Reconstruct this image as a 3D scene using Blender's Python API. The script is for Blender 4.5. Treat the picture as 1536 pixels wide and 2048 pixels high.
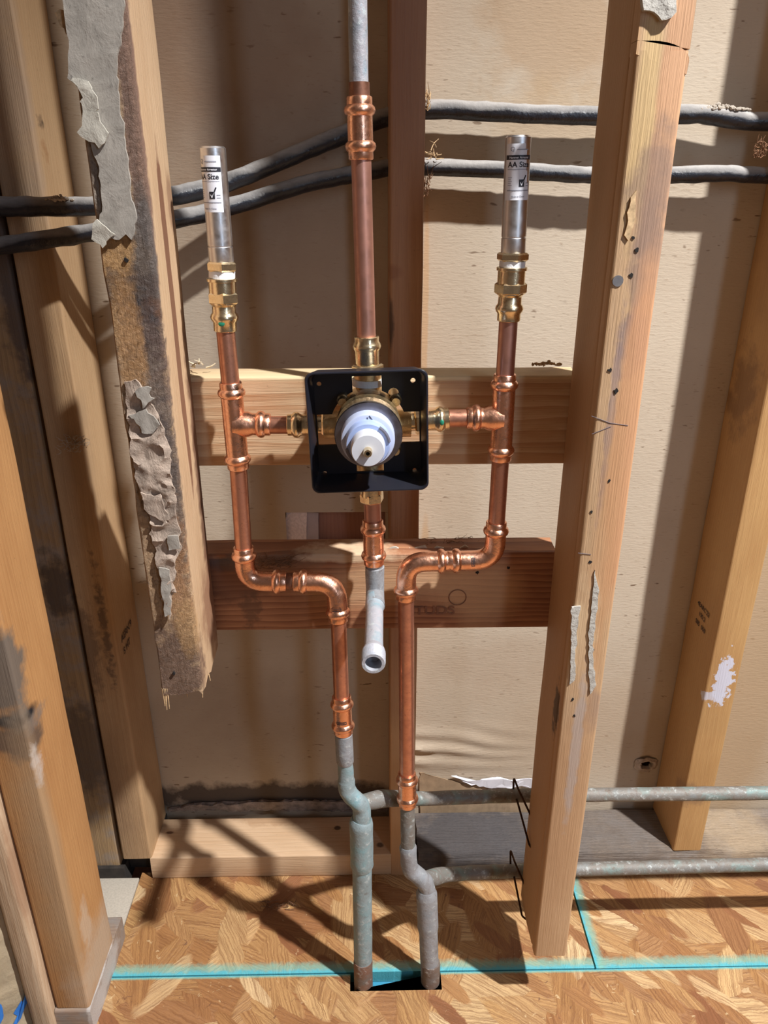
import bpy, bmesh, math, random
from mathutils import Vector, Matrix, noise as mn
random.seed(7)
for o in list(bpy.data.objects): bpy.data.objects.remove(o)
S = bpy.context.scene; C = S.collection

# ------------------------------------------------------------ camera, light, exposure
F = 1520.0
PITCH, YAW = math.radians(23.2), math.radians(1.06)
CAM = Vector((0, 0, .9))
cd = bpy.data.cameras.new('camera'); cam = bpy.data.objects.new('camera', cd); C.objects.link(cam)
cd.sensor_fit = 'VERTICAL'; cd.sensor_height = 36; cd.lens = F / 2048 * 36; cd.clip_start = .01
cam.location = CAM; cam.rotation_euler = (math.pi/2 - PITCH, 0, -YAW)
S.camera = cam
RC = cam.rotation_euler.to_matrix()
w = bpy.data.worlds.new('room_air'); S.world = w; w.use_nodes = True
bg = w.node_tree.nodes['Background']; bg.inputs[0].default_value = (1, .72, .56, 1); bg.inputs[1].default_value = .10
def lamp(name, kind, loc, energy, color, size, target=None, sy=None):
    l = bpy.data.lights.new(name, kind); l.energy = energy; l.color = color
    if kind == 'AREA':
        l.size = size
        if sy: l.shape = 'RECTANGLE'; l.size_y = sy
    else: l.shadow_soft_size = size
    o = bpy.data.objects.new(name, l); C.objects.link(o); o.location = loc
    if target is not None: o.rotation_euler = (Vector(target) - Vector(loc)).to_track_quat('-Z', 'Y').to_euler()
    return o
wl = lamp('work_light', 'SPOT', (1.1, -.12, 2.45), 480, (1, .985, .97), .034, (.08, .58, -.22))
wl.data.spot_size = math.radians(63); wl.data.spot_blend = 1.0
lamp('cool_strip_light', 'AREA', (1.15, -1.3, 1.4), 8, (.62, .78, 1), .16, (0, .7, .6), 1.2)  # cool strip added and narrowed for the bright stripes on the pipes
S.view_settings.view_transform = 'Standard'; S.view_settings.look = 'None'
S.view_settings.exposure = 0.0; S.view_settings.gamma = 1; S.view_settings.use_curve_mapping = False

# ------------------------------------------------------------ measuring from the photograph
def P(px, py, D):                       # point of the plane y = D seen at a pixel of the 1536 x 2048 frame
    d = RC @ Vector(((px - 768) / F, (1024 - py) / F, -1))
    return CAM + d * (D / d.y)
def X(px, py, D): return P(px, py, D).x
def Z(py, D, px=768): return P(px, py, D).z
def ZP(px, py, z):                      # point of the height z seen at a pixel
    d = RC @ Vector(((px - 768) / F, (1024 - py) / F, -1))
    return CAM + d * ((z - CAM.z) / d.z)

# ------------------------------------------------------------ object helpers
def tag(o, label=None, cat=None, group=None, kind=None):
    if label: o['label'] = label
    if cat: o['category'] = cat
    if group: o['group'] = group
    if kind: o['kind'] = kind
    return o
def thing(name, loc, label, cat, group=None):
    o = bpy.data.objects.new(name, None); C.objects.link(o); o.location = loc; o.empty_display_size = .02
    return tag(o, label, cat, group)
def wpos(o):
    v = Vector((0, 0, 0))
    while o: v += o.location; o = o.parent
    return v
def obj(name, bm, mat, parent=None, base=None, smooth=True, label=None):
    """links one mesh; bm is in world coordinates, the origin goes to base"""
    bmesh.ops.recalc_face_normals(bm, faces=bm.faces)
    if base is None:
        vs = [v.co for v in bm.verts]
        base = Vector(((min(v.x for v in vs)+max(v.x for v in vs))/2, (min(v.y for v in vs)+max(v.y for v in vs))/2, min(v.z for v in vs)))
    base = Vector(base)
    bmesh.ops.translate(bm, verts=bm.verts, vec=-base)
    me = bpy.data.meshes.new(name); bm.to_mesh(me); bm.free()
    for p in me.polygons: p.use_smooth = smooth
    if smooth:
        try: me.set_sharp_from_angle(angle=math.radians(38))
        except Exception: pass
    me.materials.append(mat)
    o = bpy.data.objects.new(name, me); C.objects.link(o)
    if parent: o.parent = parent; o.location = base - wpos(parent)
    else: o.location = base
    if label: o['label'] = label
    return o

def frame(d):
    d = d.normalized(); up = Vector((0, 0, 1)) if abs(d.z) < .9 else Vector((0, 1, 0))
    u = d.cross(up).normalized(); return u, u.cross(d).normalized()
def fillet(pts, R, n=8):
    """polyline with its corners rounded"""
    out = [pts[0]]
    for i in range(1, len(pts)-1):
        a, b, c = pts[i-1], pts[i], pts[i+1]
        u, v = (a-b).normalized(), (c-b).normalized()
        ang = u.angle(v)
        if ang > math.pi - .02: out.append(b); continue
        t = min(R / math.tan(ang/2), (a-b).length*.49, (c-b).length*.49)
        for k in range(n+1):
            s = k / n; q0 = b + u*t; q1 = b + v*t
            out.append(q0*(1-s)**2 + b*2*s*(1-s) + q1*s*s)
    out.append(pts[-1]); return out
def sweep(bm, pts, prof, n=24, cap=True, lump=0, seed=0, flat=1.0):
    """a round bar along pts; prof = radius, or [(s, r)] with s in metres from the start (s < 0: from the end)"""
    L = [0]
    for a, b in zip(pts, pts[1:]): L.append(L[-1] + (b-a).length)
    T = L[-1]
    if not isinstance(prof, list): prof = [(0, prof), (T, prof)]
    pr = sorted([(s if s >= 0 else T + s, r) for s, r in prof], key=lambda q: q[0])
    ss = sorted(set([round(q[0], 6) for q in pr if -1e-6 <= q[0] <= T+1e-6] + [round(l, 6) for l in L]))
    if lump or T > .2:
        k = max(2, int(T/.012)); ss = sorted(set(ss + [round(T*i/k, 6) for i in range(k+1)]))
    def rad(s):
        if s <= pr[0][0]: return pr[0][1]
        for (a, ra), (b, rb) in zip(pr, pr[1:]):
            if s <= b: return ra if b-a < 1e-9 else ra + (rb-ra)*(s-a)/(b-a)
        return pr[-1][1]
    def at(s):
        for i in range(len(pts)-1):
            if s <= L[i+1] + 1e-9:
                l = L[i+1]-L[i]; return pts[i].lerp(pts[i+1], (s-L[i])/l if l > 1e-9 else 0), i
        return pts[-1], len(pts)-2
    rings = []; u = None
    for s in ss:
        p, i = at(s)
        e = max(1e-4, T*.002)
        d = (at(min(T, s+e))[0] - at(max(0, s-e))[0]).normalized()
        if u is None: u, v = frame(d)
        else:
            u = (u - d*u.dot(d)).normalized(); v = u.cross(d)
        r = rad(s); ring = []
        for k in range(n):
            a = 2*math.pi*k/n; q = u*math.cos(a) + v*math.sin(a)
            rr = r
            if lump: rr = r + lump*mn.noise((p + q*r)*90 + Vector((seed, 0, 0)))
            ring.append(bm.verts.new(p + Vector((q.x*rr, q.y*rr, q.z*rr*flat))))
        rings.append(ring)
    for a, b in zip(rings, rings[1:]):
        for k in range(n): bm.faces.new((a[k], a[(k+1) % n], b[(k+1) % n], b[k]))
    if cap: bm.faces.new(rings[0]); bm.faces.new(list(reversed(rings[-1])))
    return rings
def pipe(name, pts, prof, mat, parent, label=None, n=24, lump=0, flat=1.0, seed=0):
    bm = bmesh.new(); sweep(bm, pts, prof, n, True, lump, seed, flat); return obj(name, bm, mat, parent, label=label)
def hexnut(bm, a, b, r, rot=0.2):
    """six-sided nut with chamfered ends from a to b, r = corner radius"""
    d = (b-a).normalized(); u, v = frame(d); rings = []
    T = (b-a).length; c = min(.0014, T*.2)
    for s, k in ((0, .88), (c, 1), (T-c, 1), (T, .88)):
        rings.append([bm.verts.new(a + d*s + (u*math.cos(rot+math.pi/3*i) + v*math.sin(rot+math.pi/3*i))*r*k) for i in range(6)])
    for p, q in zip(rings, rings[1:]):
        for i in range(6): bm.faces.new((p[i], p[(i+1) % 6], q[(i+1) % 6], q[i]))
    bm.faces.new(rings[0]); bm.faces.new(list(reversed(rings[-1])))
def box(bm, x0, x1, y0, y1, z0, z1, bev=0, seg=2):
    r = bmesh.ops.create_cube(bm, size=1)
    for v in r['verts']: v.co = Vector(((x0+x1)/2 + v.co.x*(x1-x0), (y0+y1)/2 + v.co.y*(y1-y0), (z0+z1)/2 + v.co.z*(z1-z0)))
    if bev: bmesh.ops.bevel(bm, geom=list({e for v in r['verts'] for e in v.link_edges}), offset=bev, segments=seg, affect='EDGES', profile=.5)
def solid(bm, pts, nrm, thick, wob=0, seed=0):
    """polygon pts (world) pushed back by thick along nrm; front face first"""
    nrm = Vector(nrm).normalized()
    f = [bm.verts.new(p + nrm*(wob*mn.noise(p*60 + Vector((seed, 3, 1))))) for p in pts]
    g = [bm.verts.new(v.co + nrm*thick) for v in f]
    fr = bm.faces.new(f); bk = bm.faces.new(list(reversed(g)))
    n = len(f)
    for i in range(n): bm.faces.new((f[i], g[i], g[(i+1) % n], f[(i+1) % n]))
    bmesh.ops.triangulate(bm, faces=[fr, bk])
def rag(pts, step=.004, amp=.0015, seed=0):
    """subdivide a closed outline and roughen it in its own plane (x, z)"""
    out = []
    for i, a in enumerate(pts):
        b = pts[(i+1) % len(pts)]; k = max(1, int((b-a).length/step))
        for j in range(k):
            p = a.lerp(b, j/k); q = p*140 + Vector((seed*7.1, 0, 0))
            out.append(p + Vector((mn.noise(q), 0, mn.noise(q + Vector((9, 9, 9)))))*amp*2)
    return out
def lumber_bm(x0, x1, y0, y1, z0, z1, axis='z', r=.003, rough=.0006, seed=0, dx=0, ragend=0):
    """a sawn board with eased edges; stations along its length carry a little waviness; dx = lean of the low end"""
    bm = bmesh.new()
    if axis == 'z': a0, a1, b0, b1, c0, c1 = x0, x1, y0, y1, z0, z1
    else: a0, a1, b0, b1, c0, c1 = y0, y1, z0, z1, x0, x1
    sec = []
    for (ca, cb, q) in ((a1-r, b1-r, 0), (a0+r, b1-r, 1), (a0+r, b0+r, 2), (a1-r, b0+r, 3)):
        for k in range(4):
            t = (q + k/3)*math.pi/2; sec.append((ca + r*math.cos(t), cb + r*math.sin(t)))
    m = []                                # extra points along the flat sides
    for i, p in enumerate(sec):
        m.append(p)
        if i % 4 == 3:
            q = sec[(i+1) % len(sec)]; l = math.dist(p, q); k = max(2, int(l/.012))
            for j in range(1, k): m.append((p[0]+(q[0]-p[0])*j/k, p[1]+(q[1]-p[1])*j/k))
    N = max(2, int((c1-c0)/.012)); rings = []
    for i in range(N+1):
        c = c0 + (c1-c0)*i/N; ring = []
        for a, b in m:
            p = Vector((a, b, c)) if axis == 'z' else Vector((c, a, b))
            s = Vector((p.x*(60 if axis == 'z' else 12), p.y*60, p.z*(12 if axis == 'z' else 60))) + Vector((seed*3.7, 0, 0))
            p = p + Vector((mn.noise(s), mn.noise(s + Vector((5, 5, 5))), mn.noise(s + Vector((8, 1, 3)))))*rough
            if ragend and i == 0: p.z += ragend*mn.noise(p*260)
            if dx and axis == 'z': p.x += dx*(1 - (c-c0)/(c1-c0))
            ring.append(bm.verts.new(p))
        rings.append(ring)
    n = len(m)
    for A, B in zip(rings, rings[1:]):
        for k in range(n): bm.faces.new((A[k], A[(k+1) % n], B[(k+1) % n], B[k]))
    bmesh.ops.triangulate(bm, faces=[bm.faces.new(rings[0]), bm.faces.new(list(reversed(rings[-1])))])
    return bm

# ------------------------------------------------------------ materials
class M:
    def __init__(s, name, rough=.6, metal=0):
        s.m = bpy.data.materials.new(name); s.m.use_nodes = True; s.t = s.m.node_tree; s.b = s.t.nodes['Principled BSDF']
        s.b.inputs['Roughness'].default_value = rough; s.b.inputs['Metallic'].default_value = metal
        s.co = s.n('ShaderNodeTexCoord').outputs['Object']
    def n(s, kind, ins=None, **props):
        nd = s.t.nodes.new(kind)
        for k, v in props.items(): setattr(nd, k, v)
        for k, v in (ins or {}).items(): s.set(nd.inputs[k], v)
        return nd
    def set(s, sock, v):
        if isinstance(v, bpy.types.NodeSocket): s.t.links.new(v, sock)
        else: sock.default_value = (tuple(v) + (1,) if sock.type == 'RGBA' and len(v) == 3 else v)
    def math(s, op, a, b=0, clamp=False): return s.n('ShaderNodeMath', {0: a, 1: b}, operation=op, use_clamp=clamp).outputs[0]
    def vec(s, op, a, b): return s.n('ShaderNodeVectorMath', {0: a, 1: b}, operation=op).outputs[0]
    def mul(s, a, b): return s.vec('MULTIPLY', a, b)
    def noise(s, v, scale, detail=4, rough=.55, dist=0):
        return s.n('ShaderNodeTexNoise', {'Vector': v, 'Scale': scale, 'Detail': detail, 'Roughness': rough, 'Distortion': dist})
    def ramp(s, f, stops):
        r = s.n('ShaderNodeValToRGB', {0: f}); e = r.color_ramp.elements
        while len(e) > len(stops): e.remove(e[-1])
        while len(e) < len(stops): e.new(.5)
        for q, (p, c) in zip(e, stops): q.position = p; q.color = (tuple(c)+(1,)) if not isinstance(c, (int, float)) else (c, c, c, 1)
        return r.outputs[0]
    def rng(s, f, a, b, c=0, d=1): return s.n('ShaderNodeMapRange', {0: f, 1: a, 2: b, 3: c, 4: d}).outputs[0]
    def mix(s, f, a, b, mode='MIX'):
        r = s.n('ShaderNodeMix', data_type='RGBA', blend_type=mode)
        s.set(r.inputs[0], f); s.set(r.inputs[6], a); s.set(r.inputs[7], b); return r.outputs[2]
    def color(s, c): s.set(s.b.inputs['Base Color'], c); return s
    def bump(s, h, dist=.001, strength=1.0):
        s.t.links.new(s.n('ShaderNodeBump', {'Height': h, 'Distance': dist, 'Strength': strength}).outputs[0], s.b.inputs['Normal']); return s
    def stain(s, col, base, c, size, stain, k=1.0, wob=.5, freq=60, soft=.35):
        """a patch of stain, shade or light with a shape of its own round the world point c"""
        v = s.vec('SUBTRACT', s.co, tuple(Vector(c) - Vector(base)))
        v = s.mul(v, tuple(1/q for q in size))
        l = s.n('ShaderNodeVectorMath', {0: v}, operation='LENGTH').outputs['Value']
        nz = s.noise(s.co, freq, 5, .6).outputs[0]
        l = s.math('ADD', l, s.math('MULTIPLY', s.math('SUBTRACT', nz, .5), wob*2))
        return s.mix(s.rng(l, 1-soft, 1+soft*.3, k, 0), col, stain)

def wood(name, light, dark, base, axis='z', seed=0, ring=.005, contrast=1.0, stains_or_light=(), rough=.62, grey=0, center=None, bumpk=.0006, pits=0):
    m = M(name, rough)
    st = (1, 1, .05) if axis == 'z' else (.05, 1, 1)
    co = m.vec('ADD', m.co, (seed*.37, seed*.11, seed*.23))
    v = m.mul(m.vec('ADD', m.co, tuple(center or ((.03+.01*(seed % 3)), .05, 0) if axis == 'z' else center or (0, .04, -.03))), st)
    dn = m.noise(m.mul(co, (1, 1, .3) if axis == 'z' else (.3, 1, 1)), 14, 3).outputs['Color']
    v = m.vec('ADD', v, m.mul(m.vec('SUBTRACT', dn, (.5, .5, .5)), (.02, .02, .02)))
    wv = m.n('ShaderNodeTexWave', {'Vector': v, 'Scale': .314/ring, 'Distortion': 2.0, 'Detail': 2, 'Detail Scale': 1.5}, wave_type='RINGS', rings_direction='Z' if axis == 'z' else 'X', wave_profile='SAW').outputs[0]
    fib = m.noise(m.mul(co, (1, 1, .03) if axis == 'z' else (.03, 1, 1)), 700, 4, .6).outputs[0]
    big = m.noise(m.mul(co, (1, 1, .35) if axis == 'z' else (.35, 1, 1)), 22, 4, .6).outputs[0]
    f = m.math('ADD', m.math('MULTIPLY', wv, .34*contrast), m.math('MULTIPLY', fib, .45))
    f = m.math('ADD', f, m.math('MULTIPLY', m.math('SUBTRACT', big, .5), .9))
    col = m.ramp(f, [(.12, light), (.75, dark)])
    sp = m.noise(co, 260, 5, .7).outputs[0]
    col = m.mix(m.rng(sp, .64, .74, 0, .55), col, tuple(q*.35 for q in dark))
    if grey: col = m.mix(m.rng(m.noise(co, 30, 6, .65).outputs[0], .45, .65, 0, grey), col, (.27, .24, .22))
    for c, size, sc, *r in stains_or_light:
        kw = r[0] if r else {}
        col = m.stain(col, base, c, size, sc, **kw)
    h = m.math('ADD', fib, m.math('MULTIPLY', wv, .5))
    if pits:
        front = m.rng(m.n('ShaderNodeSeparateXYZ', {0: m.co}).outputs[1], .004, .014, pits, 0); pits = front
        pt = m.noise(m.co, 240, 6, .75, .8).outputs[0]; pq = m.noise(m.co, 70, 4, .6).outputs[0]
        col = m.mix(m.math('MULTIPLY', m.rng(pt, .50, .62), pits), col, (.07, .04, .025)); col = m.mix(m.math('MULTIPLY', m.rng(pq, .56, .66, 0, .6), pits), col, (.16, .09, .055))
        h = m.math('SUBTRACT', h, m.math('MULTIPLY', m.math('MULTIPLY', pt, front), 7))
    m.color(col); m.bump(h, bumpk)
    return m.m

def metal(name, col, rough, tint=None, spots=0, bump=.00015, freq=120, green=0):
    m = M(name, rough, 1)
    nz = m.noise(m.co, freq, 5, .6).outputs[0]; c = m.mix(m.rng(nz, .35, .7), col, tint or tuple(q*.75 for q in col))
    if spots: c = m.mix(m.rng(m.noise(m.co, 420, 4, .6).outputs[0], .6, .68, 0, spots), c, tuple(q*.35 for q in col))
    if green: c = m.mix(m.rng(m.noise(m.co, 75, 3, .5).outputs[0], .66, .7, 0, green), c, (.05, .30, .22))
    m.color(c); m.set(m.b.inputs['Roughness'], m.rng(nz, .3, .7, rough*.75, rough*1.35)); m.bump(nz, bump)
    if 'tube' in name: m.b.inputs['Metallic'].default_value = .88
    return m.m
copper_fit = metal('pressed_copper', (.96, .56, .40), .27, (.92, .46, .29), bump=.0004, freq=160)
copper_tube = metal('copper_tube', (.66, .32, .215), .34, (.50, .225, .15), .35, freq=90)
copper_dull = metal('dull_copper_tube', (.60, .31, .24), .42, (.50, .25, .19), 0, freq=60)
copper_dark = metal('dark_copper_tube', (.30, .14, .09), .5, (.2, .1, .07), .3)
brass = metal('brass', (.93, .80, .56), .24, (.86, .68, .42), bump=.0003, green=.0)
brass_cast = metal('cast_brass', (.78, .60, .34), .36, (.64, .46, .24), bump=.0006, freq=260)
steel = metal('brushed_steel', (.80, .79, .80), .36, (.72, .71, .73), bump=.00003)
chrome = metal('chrome_ring', (.36, .34, .38), .3, (.28, .27, .30), bump=.00005)
rust = metal('rusty_wire', (.10, .06, .04), .7)
nail_metal = metal('nail_metal', (.32, .30, .30), .5)
def corroded(name, a, b, c, rough=.62, k=.25):
    m = M(name, rough, k)
    n1 = m.noise(m.co, 34, 5, .65, .6).outputs[0]; n2 = m.noise(m.co, 120, 5, .7).outputs[0]
    col = m.ramp(n1, [(.3, a), (.5, b), (.68, c)])
    col = m.mix(m.rng(n2, .56, .70, 0, .7), col, (.55, .60, .60)); col = m.mix(m.rng(n2, .30, .42, .55, 0), col, (.12, .075, .05))
    m.color(col); m.bump(n2, .0008); return m.m
old_blue = corroded('blue_green_corrosion', (.20, .36, .40), (.27, .34, .36), (.22, .27, .28))
old_grey = corroded('grey_oxidised_pipe', (.24, .27, .30), (.30, .31, .33), (.20, .19, .19))
old_riser = corroded('weathered_riser', (.24, .27, .31), (.36, .35, .38), (.20, .36, .44))
old_brown = corroded('brown_old_pipe', (.22, .24, .24), (.20, .18, .16), (.20, .28, .27))
pale_zinc = corroded('pale_oxidised_pipe', (.33, .37, .43), (.42, .42, .46), (.26, .38, .44), .5, .15)
def plain(name, col, rough=.5, var=.15, freq=80, metal=0, bump=0, coat=0):
    m = M(name, rough, metal); nz = m.noise(m.co, freq, 5, .6).outputs[0]
    m.color(m.mix(m.rng(nz, .3, .7), tuple(q*(1-var) for q in col), tuple(min(1, q*(1+var)) for q in col)))
    if bump: m.bump(nz, bump)
    if coat: m.b.inputs['Coat Weight'].default_value = coat
    return m.m
black_plastic = plain('black_plastic', (.013, .014, .021), .34, .1)
white_plastic = plain('white_plastic', (.46, .52, .70), .3, .04)
blue_plastic = plain('pale_blue_plastic', (.33, .42, .68), .25, .06)
grey_plastic = plain('grey_plastic', (.13, .13, .17), .4, .1)
tape_white = plain('thread_tape', (.85, .85, .88), .45, .05, 300, bump=.0006)
label_white = plain('label_paper', (.84, .86, .93), .4, .01)
ink = plain('label_ink', (.02, .02, .03), .5, 0)
ink_soft = plain('grey_ink', (.33, .34, .40), .5, 0)
stamp_ink = plain('stamp_ink', (.06, .04, .035), .8, .3)
stamp_faint = plain('faint_stamp_ink', (.21, .095, .055), .8, .3)
pencil = plain('pencil_line', (.13, .11, .13), .8, .3)
green_dot = plain('green_mark', (.02, .22, .13), .4, .1)
hole_dark = plain('deep_hole', (.012, .009, .008), .9, .2)
blue_paint = plain('blue_painted_wood', (.03, .26, .42), .6, .15)
paint_white = plain('white_paint', (.72, .74, .88), .6, .05)
plaster = plain('plaster_lump', (.44, .42, .38), .85, .12, 120, bump=.002)
fibre = plain('torn_wood_fibre', (.52, .36, .20), .85, .35, 300)
fibre_dark = plain('dark_torn_fibre', (.20, .10, .05), .9, .35, 300)
fluff = plain('grey_fluff', (.42, .37, .31), .95, .3, 300)
def cable_mat():
    m = M('dusty_black_jacket', .4)
    nrm = m.n('ShaderNodeNewGeometry').outputs['Normal']
    up = m.n('ShaderNodeSeparateXYZ', {0: nrm}).outputs[2]
    d = m.math('ADD', up, m.math('MULTIPLY', m.math('SUBTRACT', m.noise(m.mul(m.co, (.35, 1, 1)), 46, 5, .6).outputs[0], .5), 1.6))
    k = m.rng(d, .0, .9, 0, .9)
    m.color(m.mix(k, (.018, .019, .025), (.42, .40, .38))); m.set(m.b.inputs['Roughness'], m.rng(k, 0, .6, .3, .9))
    m.bump(m.noise(m.co, 160, 5, .6).outputs[0], .001); return m.m
cable_jacket = cable_mat()

# wall paper board
def wall_mat(base):
    m = M('tan_paper_board', .85)
    fib = m.noise(m.mul(m.co, (.22, 1, 1)), 420, 5, .65).outputs[0]
    big = m.noise(m.co, 7, 5, .6).outputs[0]
    col = m.ramp(big, [(.3, (.47, .385, .29)), (.7, (.53, .45, .35))])
    col = m.mix(m.rng(fib, .60, .72, 0, .5), col, (.26, .16, .09))
    spk = m.noise(m.mul(m.co, (.3, 1, 1)), 190, 2, .5).outputs[0]
    zone = m.noise(m.vec('ADD', m.co, (3, 0, 1)), 9, 3).outputs[0]
    col = m.mix(m.math('MULTIPLY', m.rng(spk, .66, .72), m.rng(zone, .45, .6)), col, (.16, .10, .06))
    W = lambda x, y: P(x, y, .875)
    for c, s_, sc, kw in (
        (W(1110, 60), (.09, .2, .06), (.40, .25, .13), dict(k=.55, wob=.9, freq=18)),
        (W(1100, 260), (.06, .2, .05), (.46, .33, .2), dict(k=.5, wob=.9, freq=18)),
        (W(330, 60), (.05, .2, .2), (.33, .20, .11), dict(k=.75, wob=.6, freq=14, soft=.8)),  # dimming of the left strip's top, put into the paper colour
        (W(470, 100), (.14, .2, .22), (.26, .155, .10), dict(k=.6, wob=.5, freq=12, soft=.7)),  # shade of the upper left bay painted as brown
        (W(640, 500), (.10, .2, .2), (.33, .22, .155), dict(k=.5, wob=.5, freq=12, soft=.7)),  # same bay shade carried lower, also in the colour
        (W(560, 1590), (.30, .2, .026), (.05, .035, .03), dict(k=.9, wob=.8, freq=30)),
        (W(520, 1440), (.16, .2, .10), (.30, .22, .16), dict(k=.5, wob=.7, freq=12, soft=.7)),
        (W(1480, 1350), (.10, .2, .35), (.40, .27, .15), dict(k=.75, wob=.3, freq=10, soft=.4)),
        (W(1150, 1450), (.2, .2, .10), (.42, .31, .21), dict(k=.5, wob=.6, freq=12, soft=.6)),
        (W(1000, 1330), (.12, .2, .05), (.40, .29, .2), dict(k=.4, wob=.8, freq=20, soft=.6)),
        (W(850, 640), (.004, .2, .14), (.50, .32, .17), dict(k=.7, wob=.4, freq=60)),
        (W(850, 1100), (.006, .2, .05), (.50, .32, .17), dict(k=.6, wob=.4, freq=60)),
        (W(1000, 1608), (.12, .2, .012), (.22, .15, .10), dict(k=.8, wob=.8, freq=40))):
        col = m.stain(col, base, c, s_, sc, **kw)
    m.color(col); m.bump(fib, .0006, .8); return m.m

def osb_mat(name, base, paint=()):
    """oriented strand board: three overlapping lays of long flakes, each flake with its own hue and grain"""
    m = M(name, .55)
    wob = m.mul(m.vec('SUBTRACT', m.noise(m.co, 60, 4, .7).outputs['Color'], (.5, .5, .5)), (.007, .007, 0))
    co = m.vec('ADD', m.co, wob); cols = []; edges = []
    for ang, sx, sy, off in ((.35, 8, 25, 0), (-1.0, 10, 28, 5), (1.45, 8, 24, 9), (.8, 15, 50, 13)):
        v = m.n('ShaderNodeVectorRotate', {'Vector': m.vec('ADD', co, (off, off*.7, 0)), 'Angle': ang}, rotation_type='Z_AXIS').outputs[0]
        vv = m.mul(v, (sx, sy, 1))
        vo = m.n('ShaderNodeTexVoronoi', {'Vector': vv, 'Scale': 1, 'Randomness': 1}, voronoi_dimensions='2D')
        rnd = m.n('ShaderNodeSeparateColor', {0: vo.outputs['Color']})
        gr = m.n('ShaderNodeVectorRotate', {'Vector': v, 'Angle': m.rng(rnd.outputs[1], 0, 1, -.5, .5)}, rotation_type='Z_AXIS').outputs[0]
        g = m.noise(m.mul(gr, (12, 460, 1)), 1, 5, .75, .3).outputs[0]
        base_c = m.ramp(rnd.outputs[0], [(0, (.62, .42, .21)), (.22, (.44, .235, .085)), (.42, (.31, .135, .05)), (.6, (.53, .31, .125)), (.78, (.22, .075, .03)), (.9, (.60, .36, .15)), (1, (.72, .52, .29))])
        cols.append((m.mix(m.rng(g, .44, .60, 0, .95), base_c, m.mix(.72, base_c, (.17, .065, .022))), rnd.outputs[2], vo.outputs['Distance'], g))
    c = cols[0][0]; h = cols[0][3]
    for k, q in enumerate(cols[1:]):
        f = m.math('GREATER_THAN', q[1], .50 + .04*k); 
        f = m.math('MULTIPLY', f, m.rng(q[2], .42, .5, 1, 0))
        c = m.mix(f, c, q[0]); h = m.mix(f, h, m.math('ADD', q[3], .5))
    ship = m.noise(m.mul(m.co, (1, 1, 1)), 85, 4, .6, 1.2).outputs[0]
    tone = m.noise(m.co, 9, 4, .6).outputs[0]; c = m.mix(m.rng(tone, .4, .65, 0, .22), c, (.36, .16, .06))
    c = m.mix(m.rng(ship, .66, .70, 0, .6), c, (.68, .50, .28)); c = m.mix(m.rng(ship, .29, .34, .75, 0), c, (.16, .07, .035))
    for (ax, pos, wdt, side) in paint:           # paint left on the factory edge
        s = m.n('ShaderNodeSeparateXYZ', {0: m.co}).outputs[ax]
        d = m.math('MULTIPLY', m.math('SUBTRACT', s, pos - base[ax]), side)
        d = m.math('ADD', d, m.math('MULTIPLY', m.math('SUBTRACT', m.noise(m.co, 130, 5, .7).outputs[0], .5), wdt*.9))
        c = m.mix(m.rng(d, wdt*.6, wdt*1.1, .68, 0), c, (.20, .46, .38)); c = m.mix(m.rng(d, wdt*.1, wdt*.45, .85, 0), c, (.07, .45, .56))
    m.color(c); m.bump(h, .0011, .9); return m.m

# ------------------------------------------------------------ the setting
WALL, ST0, ST1, NR0, NR1 = .875, .79, .874, .60, .686
# back wall: a sheet with its torn opening, a hole and its wrinkles
hx0, hx1 = X(572, 1050, WALL), X(770, 1050, WALL); hz0, hz1 = Z(1105, WALL), Z(1021, WALL)
hc = P(1292, 1527, WALL)
bm = bmesh.new(); st = .005
NX, NZ = 425, 320; gx0, gz0 = hx0 - round((hx0+.75)/st)*st, -.02
wr = P(840, 1500, WALL)
vs = {}
def wv_(i, j):
    if (i, j) not in vs:
        x, z = gx0 + i*st, gz0 + j*st; y = WALL + .0015*mn.noise(Vector((x*5, 0, z*5)))
        dx, dz = x - wr.x, z - wr.z
        k = max(0, 1 - max(0, dx)/.17) * max(0, 1 - abs(dz)/.055) * (1 if dx > -.02 else 0)
        y -= .0075*k*(.5+.5*math.sin((dz*(1+dx*2.2) + dx*.16 + .016*mn.noise(Vector((x*11, 0, z*16))))*210))*(.6+.8*abs(mn.noise(Vector((x*9, 4, z*30)))))
        r = math.dist((x, z), (hc.x, hc.z)); y += .004*max(0, 1-abs(r-.009)/.008)
        vs[i, j] = bm.verts.new((x, y, z))
    return vs[i, j]
for i in range(NX):
    for j in range(NZ):
        x, z = gx0 + (i+.5)*st, gz0 + (j+.5)*st
        if hx0-.001 < x < hx1 and hz0 < z < hz1: continue
        if math.hypot((x-hc.x)/1.35, z-hc.z) < .0075: continue
        bm.faces.new((wv_(i, j), wv_(i+1, j), wv_(i+1, j+1), wv_(i, j+1)))
wb = Vector((0, WALL, 0))
tag(obj('wall_back', bm, wall_mat(wb), base=wb), 'tan paper-faced wall board behind the studs', kind='structure')
bm = bmesh.new(); box(bm, -.8, 1.36, .895, .92, -.3, 1.62)
backing = wood('backing_board', (.42, .22, .16), (.34, .16, .12), (0, .895, -.3), seed=3)
tag(obj('wall_outer', bm, backing), 'dark red-brown sheathing glimpsed through the opening in the paper board', kind='structure')
bm = bmesh.new(); box(bm, -.62, -.60, -.3, .93, -.05, 1.62)
tag(obj('wall_left', bm, plain('dark_side_board', (.20, .13, .085), .9, .3, 12, bump=.002)), 'dim side wall board behind the left posts', kind='structure')

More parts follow.
